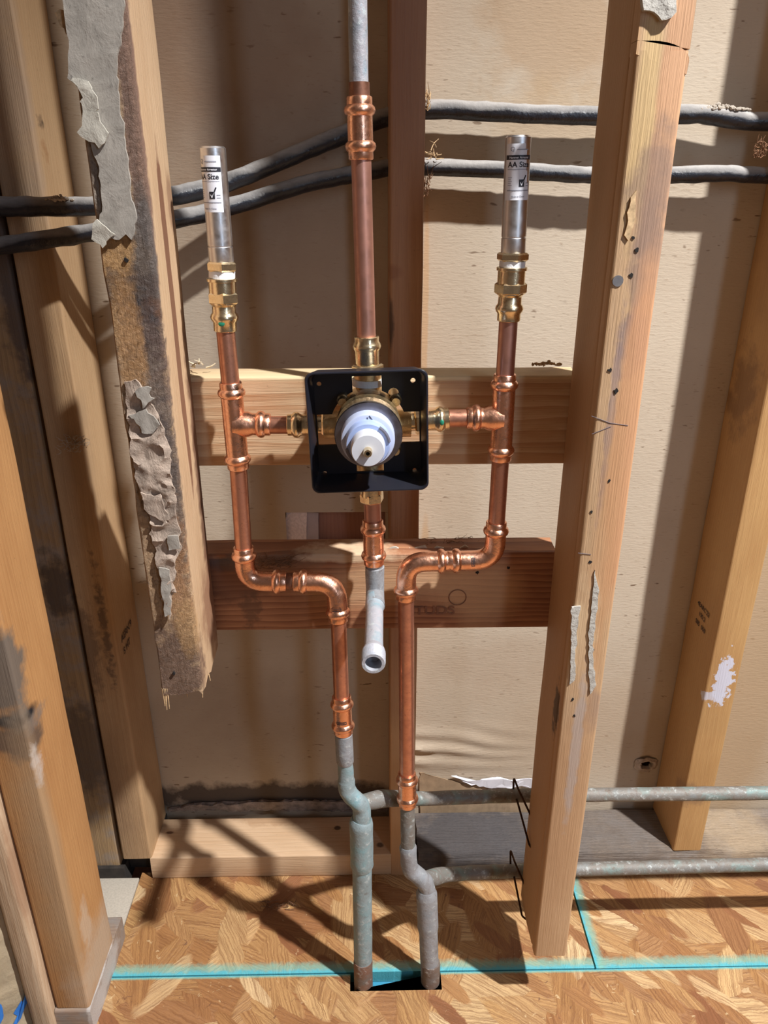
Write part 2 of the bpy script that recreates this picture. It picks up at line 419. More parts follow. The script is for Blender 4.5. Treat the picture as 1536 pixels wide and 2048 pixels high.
bm = bmesh.new(); nn = 40; rr = []
for k in range(nn):
    t = 2*math.pi*k/nn; a = .0060*(1+.35*mn.noise(Vector((math.cos(t)*2, math.sin(t)*2, 3)))) ; b = .0125*(1+.3*mn.noise(Vector((math.cos(t)*2, math.sin(t)*2, 7))))
    rr.append([bm.verts.new((hc.x+math.cos(t)*q*1.4, WALL-y, hc.z+math.sin(t)*q*(1.25 if math.sin(t) < 0 else .9))) for q, y in ((a, -.004), (a*1.08, .0030), ((a+b)/2, .0034), (b, .0004))])
for k in range(nn):
    for j in range(3): bm.faces.new((rr[k][j], rr[k][j+1], rr[(k+1) % nn][j+1], rr[(k+1) % nn][j]))
tag(obj('paper_scrap', bm, plain('torn_rim_paper', (.42, .34, .27), .9, .3, 200)), 'torn paper rim of the small hole in the wall board beside the far right stud', 'paper scrap')

# floor: three strand-board panels with painted edges, a notch where the pipes come up
TE = .644; TX = .277
fl = thing('floor', (0, .4, 0), 'strand board subfloor of three panels with teal painted edges', None)
del fl['label']; tag(fl, 'strand board subfloor of three panels with teal painted edges', kind='structure')
def panel(pts, paint, zt=0.0):
    bm = bmesh.new(); v = [Vector((x, y, zt)) for x, y in pts]
    solid(bm, v, (0, 0, -1), .018)
    c = (sum(p[0] for p in pts)/len(pts), sum(p[1] for p in pts)/len(pts), zt)
    c = (0, .4, zt)
    return obj('floor_panel', bm, osb_mat('strand_board', c, paint), fl, base=c, smooth=False)
nx0, nx1, ny = ZP(700, 1980, 0).x, ZP(884, 1980, 0).x, ZP(790, 1981, 0).y
LX = ZP(290, 1745, 0).x
panel([(-.345, -.6), (1.35, -.6), (1.35, TE-.001), (nx1, TE-.001), (nx1, ny), (nx0, ny), (nx0, TE-.001), (-.345, TE-.001)], [(1, TE-.001, .0035, -1)], 0)
panel([(LX-.004, TE+.001), (TX-.0012, TE+.001), (TX-.0012, .80), (LX-.004, .80)], [(1, TE+.001, .015, 1)], 0)
panel([(TX+.0012, TE+.001), (1.35, TE+.001), (1.35, .80), (TX+.0012, .80)], [(1, TE+.001, .015, 1), (0, TX+.001, .013, 1)], -.0006)
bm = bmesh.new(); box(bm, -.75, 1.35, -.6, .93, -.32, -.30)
tag(obj('void_base_1', bm, hole_dark), 'near-black base standing in for the dark void under the subfloor', kind='structure')  # near-black base put in for the darkness of the void
bm = bmesh.new(); box(bm, ZP(734, 1950, -.01).x, ZP(797, 1950, -.01).x, TE-.004, TE+.034, -.12, -.019, .001)
tag(obj('floor_joist', bm, blue_paint), 'blue-painted joist edge seen inside the floor cut-out between the two pipes', 'joist')
bm = bmesh.new(); box(bm, ZP(797, 1950, -.01).x+.001, .11, TE+.004, TE+.034, -.14, -.022, .001)
tag(obj('floor_joist', bm, plain('dark_joist_wood', (.045, .075, .08), .7, .3)), 'dark joist inside the floor cut-out behind the right pipe', 'joist')  # this joist has a very dark blue-green tone

# ------------------------------------------------------------ studs of the back wall
H = 1.6
def stud(name, x0, x1, y0, y1, z0, z1, mat, label, dx=0, r=.003, seed=0, parent=None, rough=.0006, axis='z', cat='stud', group=None, ragend=0):
    bm = lumber_bm(x0, x1, y0, y1, z0, z1, axis, r, rough, seed, dx, ragend)
    base = ((x0+x1)/2, y0, z0) if axis == 'z' else ((x0+x1)/2, (y0+y1)/2, z0)
    mt = mat(base); o = obj(name, bm, mt, parent, base=base)
    if not parent: tag(o, label, cat, group)
    return o
Q = lambda x, y, D: P(x, y, D)
warm, warm_d = (.55, .34, .17), (.40, .215, .095)
tan, tan_d = (.60, .43, .26), (.50, .32, .17)
# stamped stud in the left corner
sx1 = X(299, 1690, ST0); 
corner = stud('wall_stud', sx1-.040, sx1, ST0, ST1, .038, H, lambda b: wood('corner_stud_wood', (.52, .345, .19), (.38, .225, .11), b, seed=1, contrast=.6, stains_or_light=(
    (Q(118, 242, ST0+.02), (.02, .014, .010), (.035, .02, .015), dict(k=.95, wob=.7, freq=90)),
    (Q(124, 300, ST0+.02), (.02, .014, .022), (.34, .17, .07), dict(k=.9, wob=.7, freq=90)),
    (Q(20, 200, ST0), (.04, .012, .16), (.30, .24, .20), dict(k=.5, wob=.9, freq=30, soft=.8)),
    (Q(170, 1300, ST0), (.02, .012, .07), (.08, .05, .04), dict(k=.5, wob=1.2, freq=70)),
    (Q(215, 1250, ST0+.01), (.006, .02, .10), (.09, .06, .05), dict(k=.7, wob=1.3, freq=90)),
    (Q(130, 900, ST0), (.03, .03, .12), (.30, .21, .13), dict(k=.5, wob=.9, freq=25, soft=.8)),
    (Q(235, 1600, ST0), (.03, .08, .12), (.30, .18, .10), dict(k=.6, wob=.8, freq=25, soft=.8)))),
    'tan corner stud with an ink stamp low on its right side, behind the rotten post')
# dusty rough board beside it
stud('wall_board', sx1-.105, sx1-.047, ST0+.006, ST1, .0, H, lambda b: wood('dusty_board_wood', (.40, .26, .13), (.24, .15, .08), b, seed=4, grey=.7, stains_or_light=(
    (Q(20, 560, ST0), (.02, .03, .12), (.07, .05, .045), dict(k=.8, wob=.9, freq=50)),
    (Q(110, 1180, ST0), (.02, .03, .05), (.06, .045, .04), dict(k=.8, wob=1, freq=50)),
    (Q(165, 1500, ST0), (.04, .03, .08), (.10, .07, .055), dict(k=.7, wob=1, freq=40)))),
    'dusty rough dark board left of the stamped corner stud, behind the front left post', cat='board', rough=.0012)
# middle stud behind the riser
mx = X(778, 700, ST0)
mid = stud('wall_stud', X(774, 500, ST0), X(841, 500, ST0), ST0, ST1, .0, H, lambda b: wood('middle_stud_wood', (.44, .24, .13), (.32, .15, .08), b, seed=2, contrast=.5, stains_or_light=(
    (Q(777, 650, ST0), (.006, .03, .03), (.04, .022, .018), dict(k=.85, wob=.5, freq=60)),
    (Q(782, 545, ST0), (.012, .03, .008), (.26, .10, .05), dict(k=.6)),
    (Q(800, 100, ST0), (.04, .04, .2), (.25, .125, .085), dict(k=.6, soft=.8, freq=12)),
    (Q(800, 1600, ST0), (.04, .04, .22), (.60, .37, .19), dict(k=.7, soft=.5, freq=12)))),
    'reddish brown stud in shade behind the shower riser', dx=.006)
# far right stud standing on the old sill
fx0 = X(1345, 1705, ST0)
far = stud('wall_stud', fx0+.0, fx0+.040, ST0, ST1, .038, H, lambda b: wood('far_stud_wood', (.50, .30, .125), (.38, .20, .075), b, seed=5, contrast=.4, stains_or_light=(
    (Q(1446, 1362, ST0), (.012, .012, .036), (.60, .62, .74), dict(k=.95, wob=1.5, freq=110, soft=.1)),
    (Q(1420, 1393, ST0), (.020, .012, .008), (.60, .62, .74), dict(k=.8, wob=1.3, freq=130, soft=.2)),
    (Q(1385, 1590, ST0), (.03, .03, .02), (.26, .15, .08), dict(k=.6, wob=.9, freq=70)),
    (Q(1470, 470, ST0+.04), (.05, .09, .12), (.22, .10, .05), dict(k=.6, wob=.6, freq=30, soft=.8)),
    (Q(1445, 780, ST0+.05), (.05, .04, .06), (.16, .08, .04), dict(k=.6, wob=.8, freq=60)))),
    'orange-brown stud at the far right, white paint smear on its front')
# new pale board and old sill
nb = stud('sill_board', X(300, 1720, ST0), X(782, 1720, ST0), ST0, .862, .0, .0385, lambda b: wood('new_board_wood', (.62, .43, .27), (.50, .31, .17), b, 'x', seed=6, contrast=.45, ring=.007, stains_or_light=(
    (ZP(675, 1656, .0385), (.005, .004, .02), (.06, .03, .02), dict(k=.9)),
    (ZP(340, 1665, .0385), (.006, .003, .02), (.16, .07, .04), dict(k=.9)),
    (ZP(550, 1640, .0385), (.05, .012, .02), (.36, .2, .1), dict(k=.5, wob=1, freq=50)),
    (ZP(760, 1690, .0385), (.006, .005, .02), (.05, .03, .02), dict(k=.8)))),
    'clean new pine board lying on the subfloor against the wall at left', axis='x', r=.002, cat='board')
sill = stud('sill_plate', X(836, 1700, ST0), 1.35, ST0-.002, .872, -.0, .038, lambda b: wood('old_sill_wood', (.30, .23, .17), (.15, .12, .10), b, 'x', seed=7, grey=.85, rough=.9, bumpk=.003, stains_or_light=(
    (ZP(950, 1670, .038), (.16, .08, .05), (.075, .07, .075), dict(k=.92, wob=.5, freq=60, soft=.5)),
    (ZP(1210, 1665, .038), (.12, .08, .05), (.16, .135, .12), dict(k=.6, wob=.6, freq=60, soft=.5)),
    (ZP(1470, 1660, .038), (.06, .08, .05), (.50, .38, .25), dict(k=.6, wob=.9, freq=30, soft=.6)))),
    'dark mould-blackened old sill plate running to the right under the far stud', axis='x', r=.009, rough=.0028, cat='sill plate')

# ------------------------------------------------------------ left side: post on its plate
ax1 = X(176, 2000, .581)
post = stud('corner_post', ax1-.0385, ax1, .581, .668, .038, H, lambda b: wood('front_post_wood', (.50, .265, .105), (.38, .18, .065), b, seed=8, contrast=.7, stains_or_light=(
    (Q(40, 1445, .581), (.030, .03, .010), (.012, .012, .016), dict(k=1, wob=.25, freq=60)),
    (Q(45, 1485, .581), (.035, .03, .025), (.08, .06, .05), dict(k=.85, wob=.7, freq=50)),
    (Q(5, 1350, .581), (.03, .025, .06), (.13, .115, .10), dict(k=.9, wob=.8, freq=40)),
    (Q(78, 1540, .581), (.007, .02, .03), (.66, .62, .60), dict(k=.8, wob=.8, freq=90)),
    (Q(95, 1440, .60), (.02, .03, .012), (.18, .15, .13), dict(k=.7, wob=.8, freq=90)),
    (Q(120, 1750, .581), (.035, .018, .22), (.36, .25, .15), dict(k=.7, wob=.5, freq=20, soft=.6)),
    (Q(200, 1900, .63), (.03, .08, .05), (.48, .37, .27), dict(k=.8, wob=.6, freq=40, soft=.6)),
    (Q(185, 1850, .61), (.03, .015, .04), (.55, .44, .33), dict(k=.6, wob=.8, freq=60)))),
    'orange-brown 2x4 post at the left front with a black knot', r=.0035)
stud('sole_plate', ax1-.040, ax1+.001, .578, .70, .0, .0375, lambda b: wood('sole_plate_wood', (.36, .27, .20), (.24, .16, .12), b, 'x', seed=9, grey=.9, stains_or_light=(
    (Vector((ax1, .60, .02)), (.004, .08, .03), (.55, .52, .50), dict(k=.7, wob=.9, freq=70)),)),
    'short grey worn plate under the front left post', axis='x', cat='plate', rough=.0016)
bm = bmesh.new(); box(bm, -.46, LX-.005, .70, .79, -.02, .002, .001)
obj_ = obj('edge_strip', bm, plain('speckled_pale_board', (.46, .41, .34), .8, .12, 400)); tag(obj_, 'pale speckled strip of board between the subfloor and the left post', 'board strip')
bm = bmesh.new(); box(bm, -.60, LX-.004, -.2, .70, -.03, -.012); tag(obj('gap_fill', bm, plain('gap_black', (.05, .04, .035), .9, .3)), 'dark sheet standing in for the shaded gap beside the left post', 'board')  # dark sheet placed where the gap is only in shade
bm = bmesh.new(); box(bm, -.60, sx1-.041, .79, .875, -.02, .02); box(bm, sx1-.04, sx1, .81, .875, -.0, .036); tag(obj('cavity_fill', bm, plain('cavity_black', (.028, .022, .018), .9, .4)), 'black box standing in for the dark cavity under the stamped corner stud', 'cavity')  # black box stands in for the shade inside the cavity
stud('side_board', ax1-.0385-.027, ax1-.0405, .572, .655, -.0, H, lambda b: wood('side_board_wood', (.58, .43, .29), (.38, .23, .13), b, seed=10, contrast=.9, stains_or_light=(
    (Q(80, 1830, .572), (.008, .02, .16), (.72, .66, .64), dict(k=.75, wob=.5, freq=30)),
    (Q(30, 1750, .572), (.006, .02, .08), (.34, .2, .12), dict(k=.7, wob=.6, freq=30)))),
    'pale stud with a whitewashed streak at the bottom left corner, left of the front post', r=.006)
# paper-faced insulation bulging at the far left
bm = bmesh.new(); g = {}
ix1 = ax1-.068; nxs, nzs = 16, 80
for i in range(nxs+1):
    for j in range(nzs+1):
        x = ix1 - .14*i/nxs; z = .0 + .48*j/nzs
        y = .585 - .040*math.sin(math.pi*min(1, i/nxs*1.2+.02)) + .007*mn.noise(Vector((x*26, 0, z*18))) + .003*mn.noise(Vector((x*90, 1, z*70)))
        g[i, j] = bm.verts.new((x, y, z))
for i in range(nxs):
    for j in range(nzs): bm.faces.new((g[i, j], g[i+1, j], g[i+1, j+1], g[i, j+1]))
bmesh.ops.solidify(bm, geom=bm.faces[:], thickness=.001)
ins = obj('insulation_batt', bm, plain('kraft_facing', (.72, .60, .42), .7, .12, 30, bump=.003))
tag(ins, 'wrinkled kraft-faced insulation with blue print at the bottom left corner', 'insulation')
# blue print lies on the facing: patches follow its surface
def ins_y(x, z):
    i = max(0, (ix1-x)/.14)
    return .585 - .040*math.sin(math.pi*min(1, i*1.2+.02)) + .007*mn.noise(Vector((x*26, 0, z*18))) + .003*mn.noise(Vector((x*90, 1, z*70)))
def facing_print(polys, mat, name):
    bm = bmesh.new()
    for pl in polys:
        pts = [Q(x, y, .572) for x, y in pl]; pts = rag(pts, .004, .0002)
        v = [bm.verts.new((p.x, ins_y(p.x, p.z)-.0016, p.z)) for p in pts]
        try: f = bm.faces.new(v); bmesh.ops.triangulate(bm, faces=[f])
        except Exception: pass
    return obj(name, bm, mat, ins, smooth=False, label='blue printed letters and bars')
facing_print([[(28, 1872), (36, 1878), (38, 1895), (26, 1912), (22, 1905)], [(32, 1918), (41, 1905), (44, 1915), (37, 1930)], [(42, 1925), (48, 1940), (54, 1975), (48, 1985), (44, 1960)],
    [(28, 2025), (40, 2008), (42, 2015), (34, 2033)], [(36, 2030), (52, 1985), (54, 2005), (40, 2040), (30, 2050), (24, 2050)],
    [(0, 1982), (8, 1988), (14, 2005), (14, 2020), (8, 2030), (0, 2034), (0, 2026), (5, 2022), (8, 2010), (6, 1998), (0, 1992)]], plain('blue_print', (.04, .20, .62), .6, .1), 'printed_marks')

# ------------------------------------------------------------ rotten hanging post
rx1 = X(314, 600, NR0); rx0 = rx1-.0385; rz0 = Z(1385, NR0)
F0 = NR0
def rot_mat(b):
    S_ = lambda x, y, s, c, **k: (Q(x, y, F0), s, c, k)
    return wood('rotten_post_wood', (.60, .42, .26), (.46, .28, .15), b, seed=11, contrast=.35, bumpk=.0012, pits=.38, stains_or_light=(
    S_(275, 250, (.011, .016, .16), (.20, .115, .085), k=.92, wob=.5, freq=60, soft=.2),
    S_(190, 200, (.013, .012, .20), (.30, .27, .24), k=.9, wob=.3, freq=60),
    S_(245, 520, (.022, .012, .022), (.52, .29, .11), k=.95, wob=.4, freq=90, soft=.15),
    S_(295, 510, (.013, .014, .05), (.13, .11, .10), k=.9, wob=.6, freq=90),
    S_(255, 575, (.03, .014, .014), (.10, .07, .06), k=.9, wob=.9, freq=110),
    S_(245, 640, (.018, .014, .04), (.46, .26, .11), k=.9, wob=.6, freq=90),
    S_(290, 625, (.016, .016, .012), (.14, .06, .03), k=.9, wob=.6, freq=90),
    S_(290, 680, (.016, .016, .035), (.05, .045, .05), k=.9, wob=1.0, freq=120),
    S_(310, 760, (.014, .018, .06), (.13, .08, .065), k=.85, wob=.9, freq=100),
    S_(262, 730, (.012, .012, .03), (.60, .38, .2), k=.9, wob=.8, freq=100),
    S_(310, 900, (.02, .014, .09), (.24, .18, .14), k=.8, wob=.9, freq=100),
    S_(345, 1000, (.010, .014, .09), (.10, .075, .07), k=.75, wob=1.0, freq=110),
    S_(262, 690, (.012, .012, .05), (.48, .26, .11), k=.9, wob=.7, freq=90),
    S_(350, 1150, (.014, .014, .07), (.40, .20, .09), k=.8, wob=.9, freq=100),
    S_(345, 1340, (.034, .03, .055), (.17, .10, .07), k=.9, wob=.9, freq=80),
    S_(375, 1255, (.012, .02, .035), (.50, .30, .14), k=.8, wob=.8, freq=80),
    (Vector((rx1, F0+.047, Z(670, .645))), (.006, .008, .15), (.20, .09, .05), dict(k=.95, wob=.25, freq=40, soft=.12)),  # long groove drawn as a dark tone, not cut into the face
    (Vector((rx1, F0+.075, Z(410, F0))), (.004, .012, .025), (.30, .17, .10), dict(k=.8, wob=.3)),
    (Vector((rx1, F0+.084, Z(1000, F0))), (.004, .022, .20), (.13, .06, .035), dict(k=.9, wob=.5, freq=50, soft=.3)),
    (Vector((rx1, F0+.07, Z(1280, F0))), (.004, .04, .05), (.28, .14, .08), dict(k=.85, wob=.6, freq=50, soft=.4))))
rot = thing('rotten_post', ((rx0+rx1)/2, F0, rz0), 'rotten hanging 2x4 post, mouldy and cut off above the floor, left of the valve', 'post')
bm = lumber_bm(rx0, rx1, F0, NR1, rz0, H, 'z', .003, .001, 3, 0, .012)
for v in bm.verts:                        # decayed front: pits and a chewed left edge
    if v.co.y < F0 + .006:
        k = 1 if v.co.z < Z(430, F0) else .4
        v.co.y += k*(.0035*abs(mn.noise(v.co*150)) + .006*max(0, mn.noise(v.co*48)))
obj('post_timber', bm, rot_mat(((rx0+rx1)/2, F0, rz0)), rot, base=((rx0+rx1)/2, F0, rz0))
def crumpled(name, mat_, col, stains_or_light=(), v=.15, b=.003):
    m = M(mat_, .9); nz = m.noise(m.co, 60, 6, .7, .8).outputs[0]; f = m.noise(m.mul(m.co, (1, 1, .6)), 300, 5, .7).outputs[0]
    c = m.mix(m.rng(nz, .35, .65), tuple(q*(1-v) for q in col), tuple(q*(1+v) for q in col)); c = m.mix(m.rng(f, .6, .7, 0, .6), c, tuple(q*.4 for q in col))
    m.color(c); m.bump(m.math('ADD', nz, m.math('MULTIPLY', f, .5)), b); return m.m
paper_grey = crumpled('p', 'grey_torn_paper', (.36, .33, .29), b=.0007); paper_tan = crumpled('p', 'brown_grey_torn_paper', (.42, .33, .265), v=.3, b=.0016); paper_white = crumpled('p', 'white_joint_compound', (.52, .49, .42), b=.001)
def sheet(pxs, D, thick, mat, parent, seed=0, amp=.0012, step=.003, wob=.001, name='paper_or_lit_edge', label=None):
    bm = bmesh.new(); pts = rag([Q(x, y, D) for x, y in pxs], step, amp, seed)
    f = bm.faces.new([bm.verts.new(p) for p in pts])
    if f.normal.y > 0: f.normal_flip()
    xs = [p.x for p in pts]; zs = [p.z for p in pts]; g_ = .0028
    for ax, lo, hi in ((0, min(xs), max(xs)), (2, min(zs), max(zs))):
        k = lo + g_
        while k < hi:
            n_ = Vector((1, 0, 0)) if ax == 0 else Vector((0, 0, 1)); bmesh.ops.bisect_plane(bm, geom=bm.verts[:]+bm.edges[:]+bm.faces[:], plane_co=n_*k, plane_no=n_); k += g_
    for v in bm.verts:
        q = v.co*55 + Vector((seed*2.3, 0, 0)); rdg = 1 - abs(mn.noise(q))*2.2
        v.co.y -= wob*(max(0, rdg)**2 + .3*mn.noise(v.co*110))
    ex = bmesh.ops.extrude_face_region(bm, geom=bm.faces[:]); 
    for v in ex['geom']:
        if isinstance(v, bmesh.types.BMVert): v.co.y += thick
    bmesh.ops.triangulate(bm, faces=bm.faces[:])
    return obj(name, bm, mat, parent, smooth=True, label=label)
sheet([(100, -160), (228, -160), (247, 10), (243, 60), (236, 100), (232, 150), (240, 210), (247, 270), (255, 330), (264, 400), (272, 445), (262, 478), (250, 470), (240, 480), (222, 480), (208, 490), (196, 480), (200, 440), (205, 400), (200, 372), (194, 320), (182, 290), (178, 250), (170, 200), (152, 168), (138, 160), (136, 120), (132, 60), (125, 0)], F0-.002, .0025, paper_grey, rot, 1, wob=.0004, label='grey drywall paper stuck to the upper post')
sheet([(140, 165), (172, 160), (190, 200), (196, 245), (204, 262), (208, 290), (198, 300), (180, 288), (168, 278), (160, 262), (164, 248), (156, 232), (166, 215), (158, 205), (164, 190), (158, 176)], F0-.0045, .002, paper_white, rot, 2, amp=.003, label='white peeling flap')
sheet([(196, 440), (228, 470), (204, 502), (186, 478)], F0-.0045, .002, paper_white, rot, 3, amp=.002, label='white peeling flap')
sheet([(110, 25), (135, 22), (138, 60), (128, 62)], F0+.004, .003, fibre, rot, 4, amp=.004, name='torn_fibre')
sheet([(248, 765), (268, 758), (285, 775), (296, 800), (310, 812), (326, 850), (338, 900), (345, 960), (352, 1010), (360, 1060), (362, 1100), (352, 1130), (348, 1200), (342, 1235), (330, 1205), (318, 1140), (306, 1080), (296, 1030), (280, 990), (268, 930), (258, 870), (254, 810)], F0-.0015, .002, paper_tan, rot, 5, amp=.002, wob=.003, label='brownish crumpled paper on the lower post')
sheet([(275, 782), (298, 778), (304, 800), (282, 812)], F0-.005, .0015, paper_grey, rot, 6, amp=.003)
sheet([(262, 825), (290, 820), (312, 838), (306, 862), (290, 872), (268, 850)], F0-.0045, .0015, paper_grey, rot, 7, amp=.003)
sheet([(280, 985), (320, 992), (334, 1010), (330, 1042), (305, 1035), (290, 1020)], F0-.005, .0015, paper_tan, rot, 8, amp=.002)
sheet([(334, 1072), (356, 1072), (360, 1096), (338, 1100)], F0-.0055, .002, paper_grey, rot, 9, amp=.0006)
sheet([(320, 1135), (340, 1140), (342, 1228), (332, 1232), (324, 1180)], F0-.004, .0015, paper_grey, rot, 10, amp=.001)
bm = bmesh.new()                                                # splinters at the sawn end
for k in range(46):
    x = rx0 + .0385*random.random(); y = F0 + .004 + .07*random.random(); l = .003+.007*random.random()
    if k < 4: x = rx0+.0015*k+.001; y = F0+.002; l = .014+.006*random.random()
    sweep(bm, [Vector((x, y, rz0+.006)), Vector((x+.002*random.uniform(-1, 1), y, rz0-l))], [(0, .0010), (-.0001, .0003)], 4)
obj('splinters', bm, fibre, rot, smooth=False)
def nail_hole(parent, px, py, D, r=.0022, name='nail_hole'):
    bm = bmesh.new(); c = Q(px, py, D); n = 9
    solid(bm, [c + Vector((math.cos(t)*r*.8*random.uniform(.4, 1.2), 0, math.sin(t)*r*.8*random.uniform(.5, 1.5))) for t in [2*math.pi*i/n for i in range(n)]], (0, 1, 0), .002)
    return obj(name, bm, hole_dark, parent, smooth=False)
for x, y in ((252, 520), (298, 945), (348, 1348)): nail_hole(rot, x, y, F0-.001, .002)

# ------------------------------------------------------------ right hanging stud, sawn through near the top
qx0 = X(1069, 1905, NR0); qx1 = X(1131, 1905, NR0)+.001; qz0 = Z(1912, NR0, 1100); zc_ = Z(88, NR0, 1300)
def near_mat(b):
    S_ = lambda x, y, s, c, **k: (Q(x, y, F0), s, c, k)
    return wood('right_post_wood', (.56, .375, .22), (.42, .25, .125), b, seed=12, contrast=.45, center=(.03, .02, 0), stains_or_light=(
    S_(1330, 300, (.012, .012, .14), (.56, .31, .17), k=.85, wob=.35, freq=20, soft=.2),
    S_(1285, 250, (.009, .012, .09), (.60, .42, .2), k=.8, wob=.4, freq=30, soft=.3),
    S_(1300, 395, (.020, .012, .05), (.27, .175, .13), k=.7, wob=.8, freq=50),
    S_(1290, 560, (.014, .012, .08), (.27, .175, .13), k=.7, wob=.9, freq=50),
    S_(1265, 680, (.014, .012, .03), (.24, .17, .16), k=.7, wob=.9, freq=50),
    S_(1258, 880, (.016, .012, .16), (.56, .29, .15), k=.85, wob=.35, freq=16, soft=.25),
    S_(1222, 830, (.004, .012, .09), (.30, .21, .19), k=.7, wob=.9, freq=60),
    S_(1200, 1150, (.012, .012, .2), (.50, .28, .14), k=.6, wob=.5, freq=16, soft=.4),
    S_(1160, 1420, (.03, .012, .03), (.28, .20, .16), k=.7, wob=.9, freq=60),
    S_(1150, 1340, (.018, .012, .10), (.60, .43, .26), k=.8, wob=.6, freq=60),
    S_(1130, 1600, (.03, .02, .18), (.46, .275, .15), k=.8, wob=.4, freq=16, soft=.5),
    S_(1150, 1500, (.006, .012, .1), (.42, .36, .33), k=.7, wob=.8, freq=50),
    (Vector((qx0, F0+.04, Z(1000, F0))), (.003, .06, 2), (.48, .27, .12), dict(k=.7, wob=.3, freq=14)),
    (Vector((qx0, F0+.02, Z(1450, F0))), (.004, .012, .03), (.03, .018, .012), dict(k=.8, wob=1, freq=90))))
near = thing('sawn_stud', ((qx0+qx1)/2, NR0, qz0), 'hanging 2x4 stud right of the valve, sawn at its top and full of nail holes', 'post')
nb_ = ((qx0+qx1)/2, NR0, qz0)
nm = near_mat(nb_)
obj('stud_timber', lumber_bm(qx0, qx1, NR0+.014, NR1, qz0, H, 'z', .003, .0006, 5), nm, near, base=nb_)
obj('stud_face', lumber_bm(qx0, qx1, NR0, NR0+.0145, qz0, zc_-.004, 'z', .003, .0006, 5), nm, near, base=nb_)
bm = bmesh.new()
a, b = Q(1271, 80, NR0), Q(1364, 98, NR0); cut = [Vector((qx0, NR0, a.z)), Vector((qx0, NR0, a.z+.6)), Vector((qx1, NR0, a.z+.6)), Vector((qx1+.0, NR0, b.z))]
solid(bm, cut, (0, 1, 0), .0145); obj('stud_face', bm, nm, near, base=nb_, smooth=False, label='upper piece above the saw cut')
bm = bmesh.new(); tz = zc_-.006
arc = [Vector((qx0, NR0, tz)), Vector((qx0, NR0, tz+.008))] + [Vector((qx0+.010+(.0275)*math.sin(t)*1.0, NR0, tz-.004+.012*math.cos(t))) for t in [math.pi/2*i/8 for i in range(9)]] + [Vector((qx1, NR0, tz-.012))]
solid(bm, arc, (0, 1, 0), .0145); obj('stud_face', bm, nm, near, base=nb_, smooth=False)
sheet([(1284, -60), (1352, -60), (1350, 20), (1340, 30), (1322, 36), (1305, 26), (1288, 20)], NR0-.004, .005, plaster, near, 20, amp=.0012, name='plaster_lump', label='grey-white plaster lump')
for x, y in ((1266, 476), (1274, 500), (1262, 552), (1243, 562), (1221, 741), (1232, 782), (1218, 962), (1183, 1024), (1181, 1124), (1145, 1400), (1149, 1432), (1185, 1300)): nail_hole(near, x, y, NR0-.0006, .0016+.0012*random.random())
bm = bmesh.new(); c = Q(1236, 562, NR0-.0007); sweep(bm, [c, c+Vector((0, .003, 0))], .0042, 16); obj('nail_head', bm, nail_metal, near)
for k, pl in enumerate(([(1143, 1215), (1160, 1212), (1152, 1300), (1150, 1360), (1140, 1370), (1142, 1290)], [(1262, 395), (1276, 380), (1270, 450), (1256, 480), (1250, 470)], [(1190, 1140), (1198, 1180), (1186, 1290), (1192, 1370), (1180, 1388), (1176, 1290)])):
    sheet(pl, NR0-.0014, .002, plaster if k != 1 else fibre, near, 30+k, amp=.0009, wob=.0004, name='glue_streak')
def pencil_line(parent, pts, D, r=.00028):
    bm = bmesh.new(); sweep(bm, [Q(x, y, D) for x, y in pts], r, 5); obj('pencil_line', bm, pencil, parent)
pencil_line(near, [(1183, 832), (1220, 846), (1256, 851)], NR0-.0004); pencil_line(near, [(1184, 868), (1222, 853)], NR0-.0004); pencil_line(near, [(1156, 1106), (1182, 1109)], NR0-.0004)

# ------------------------------------------------------------ the two blocks between them
BK0 = .690
def block(px0, px1, pyt, pyb, pym, mat, label, seed):
    x0, x1 = X(px0, pym, BK0), X(px1, pym, BK0); z0, z1 = Z(pyb, BK0), Z(pyt, BK0)
    return stud('blocking', x0, x1, BK0, BK0+.0375, z0, z1, mat, label, axis='x', r=.002, seed=seed, cat='blocking')
up = block(374, 1150, 753, 930, 840, lambda b: wood('new_blocking_wood', (.66, .49, .31), (.44, .235, .115), b, 'x', seed=13, ring=.0115, contrast=1.15, center=(0, .035, .045), stains_or_light=(
    (Q(1085, 865, BK0), (.016, .02, .009), (.52, .31, .16), dict(k=.5, wob=.3)),
    (Q(760, 925, BK0), (.30, .02, .010), (.50, .28, .14), dict(k=.6, wob=.5, freq=14)),
    (Q(760, 750, BK0), (.30, .05, .006), (.74, .60, .36), dict(k=.7, wob=.3, freq=14)))),
    'upper pale pine block behind the shower valve', 1)
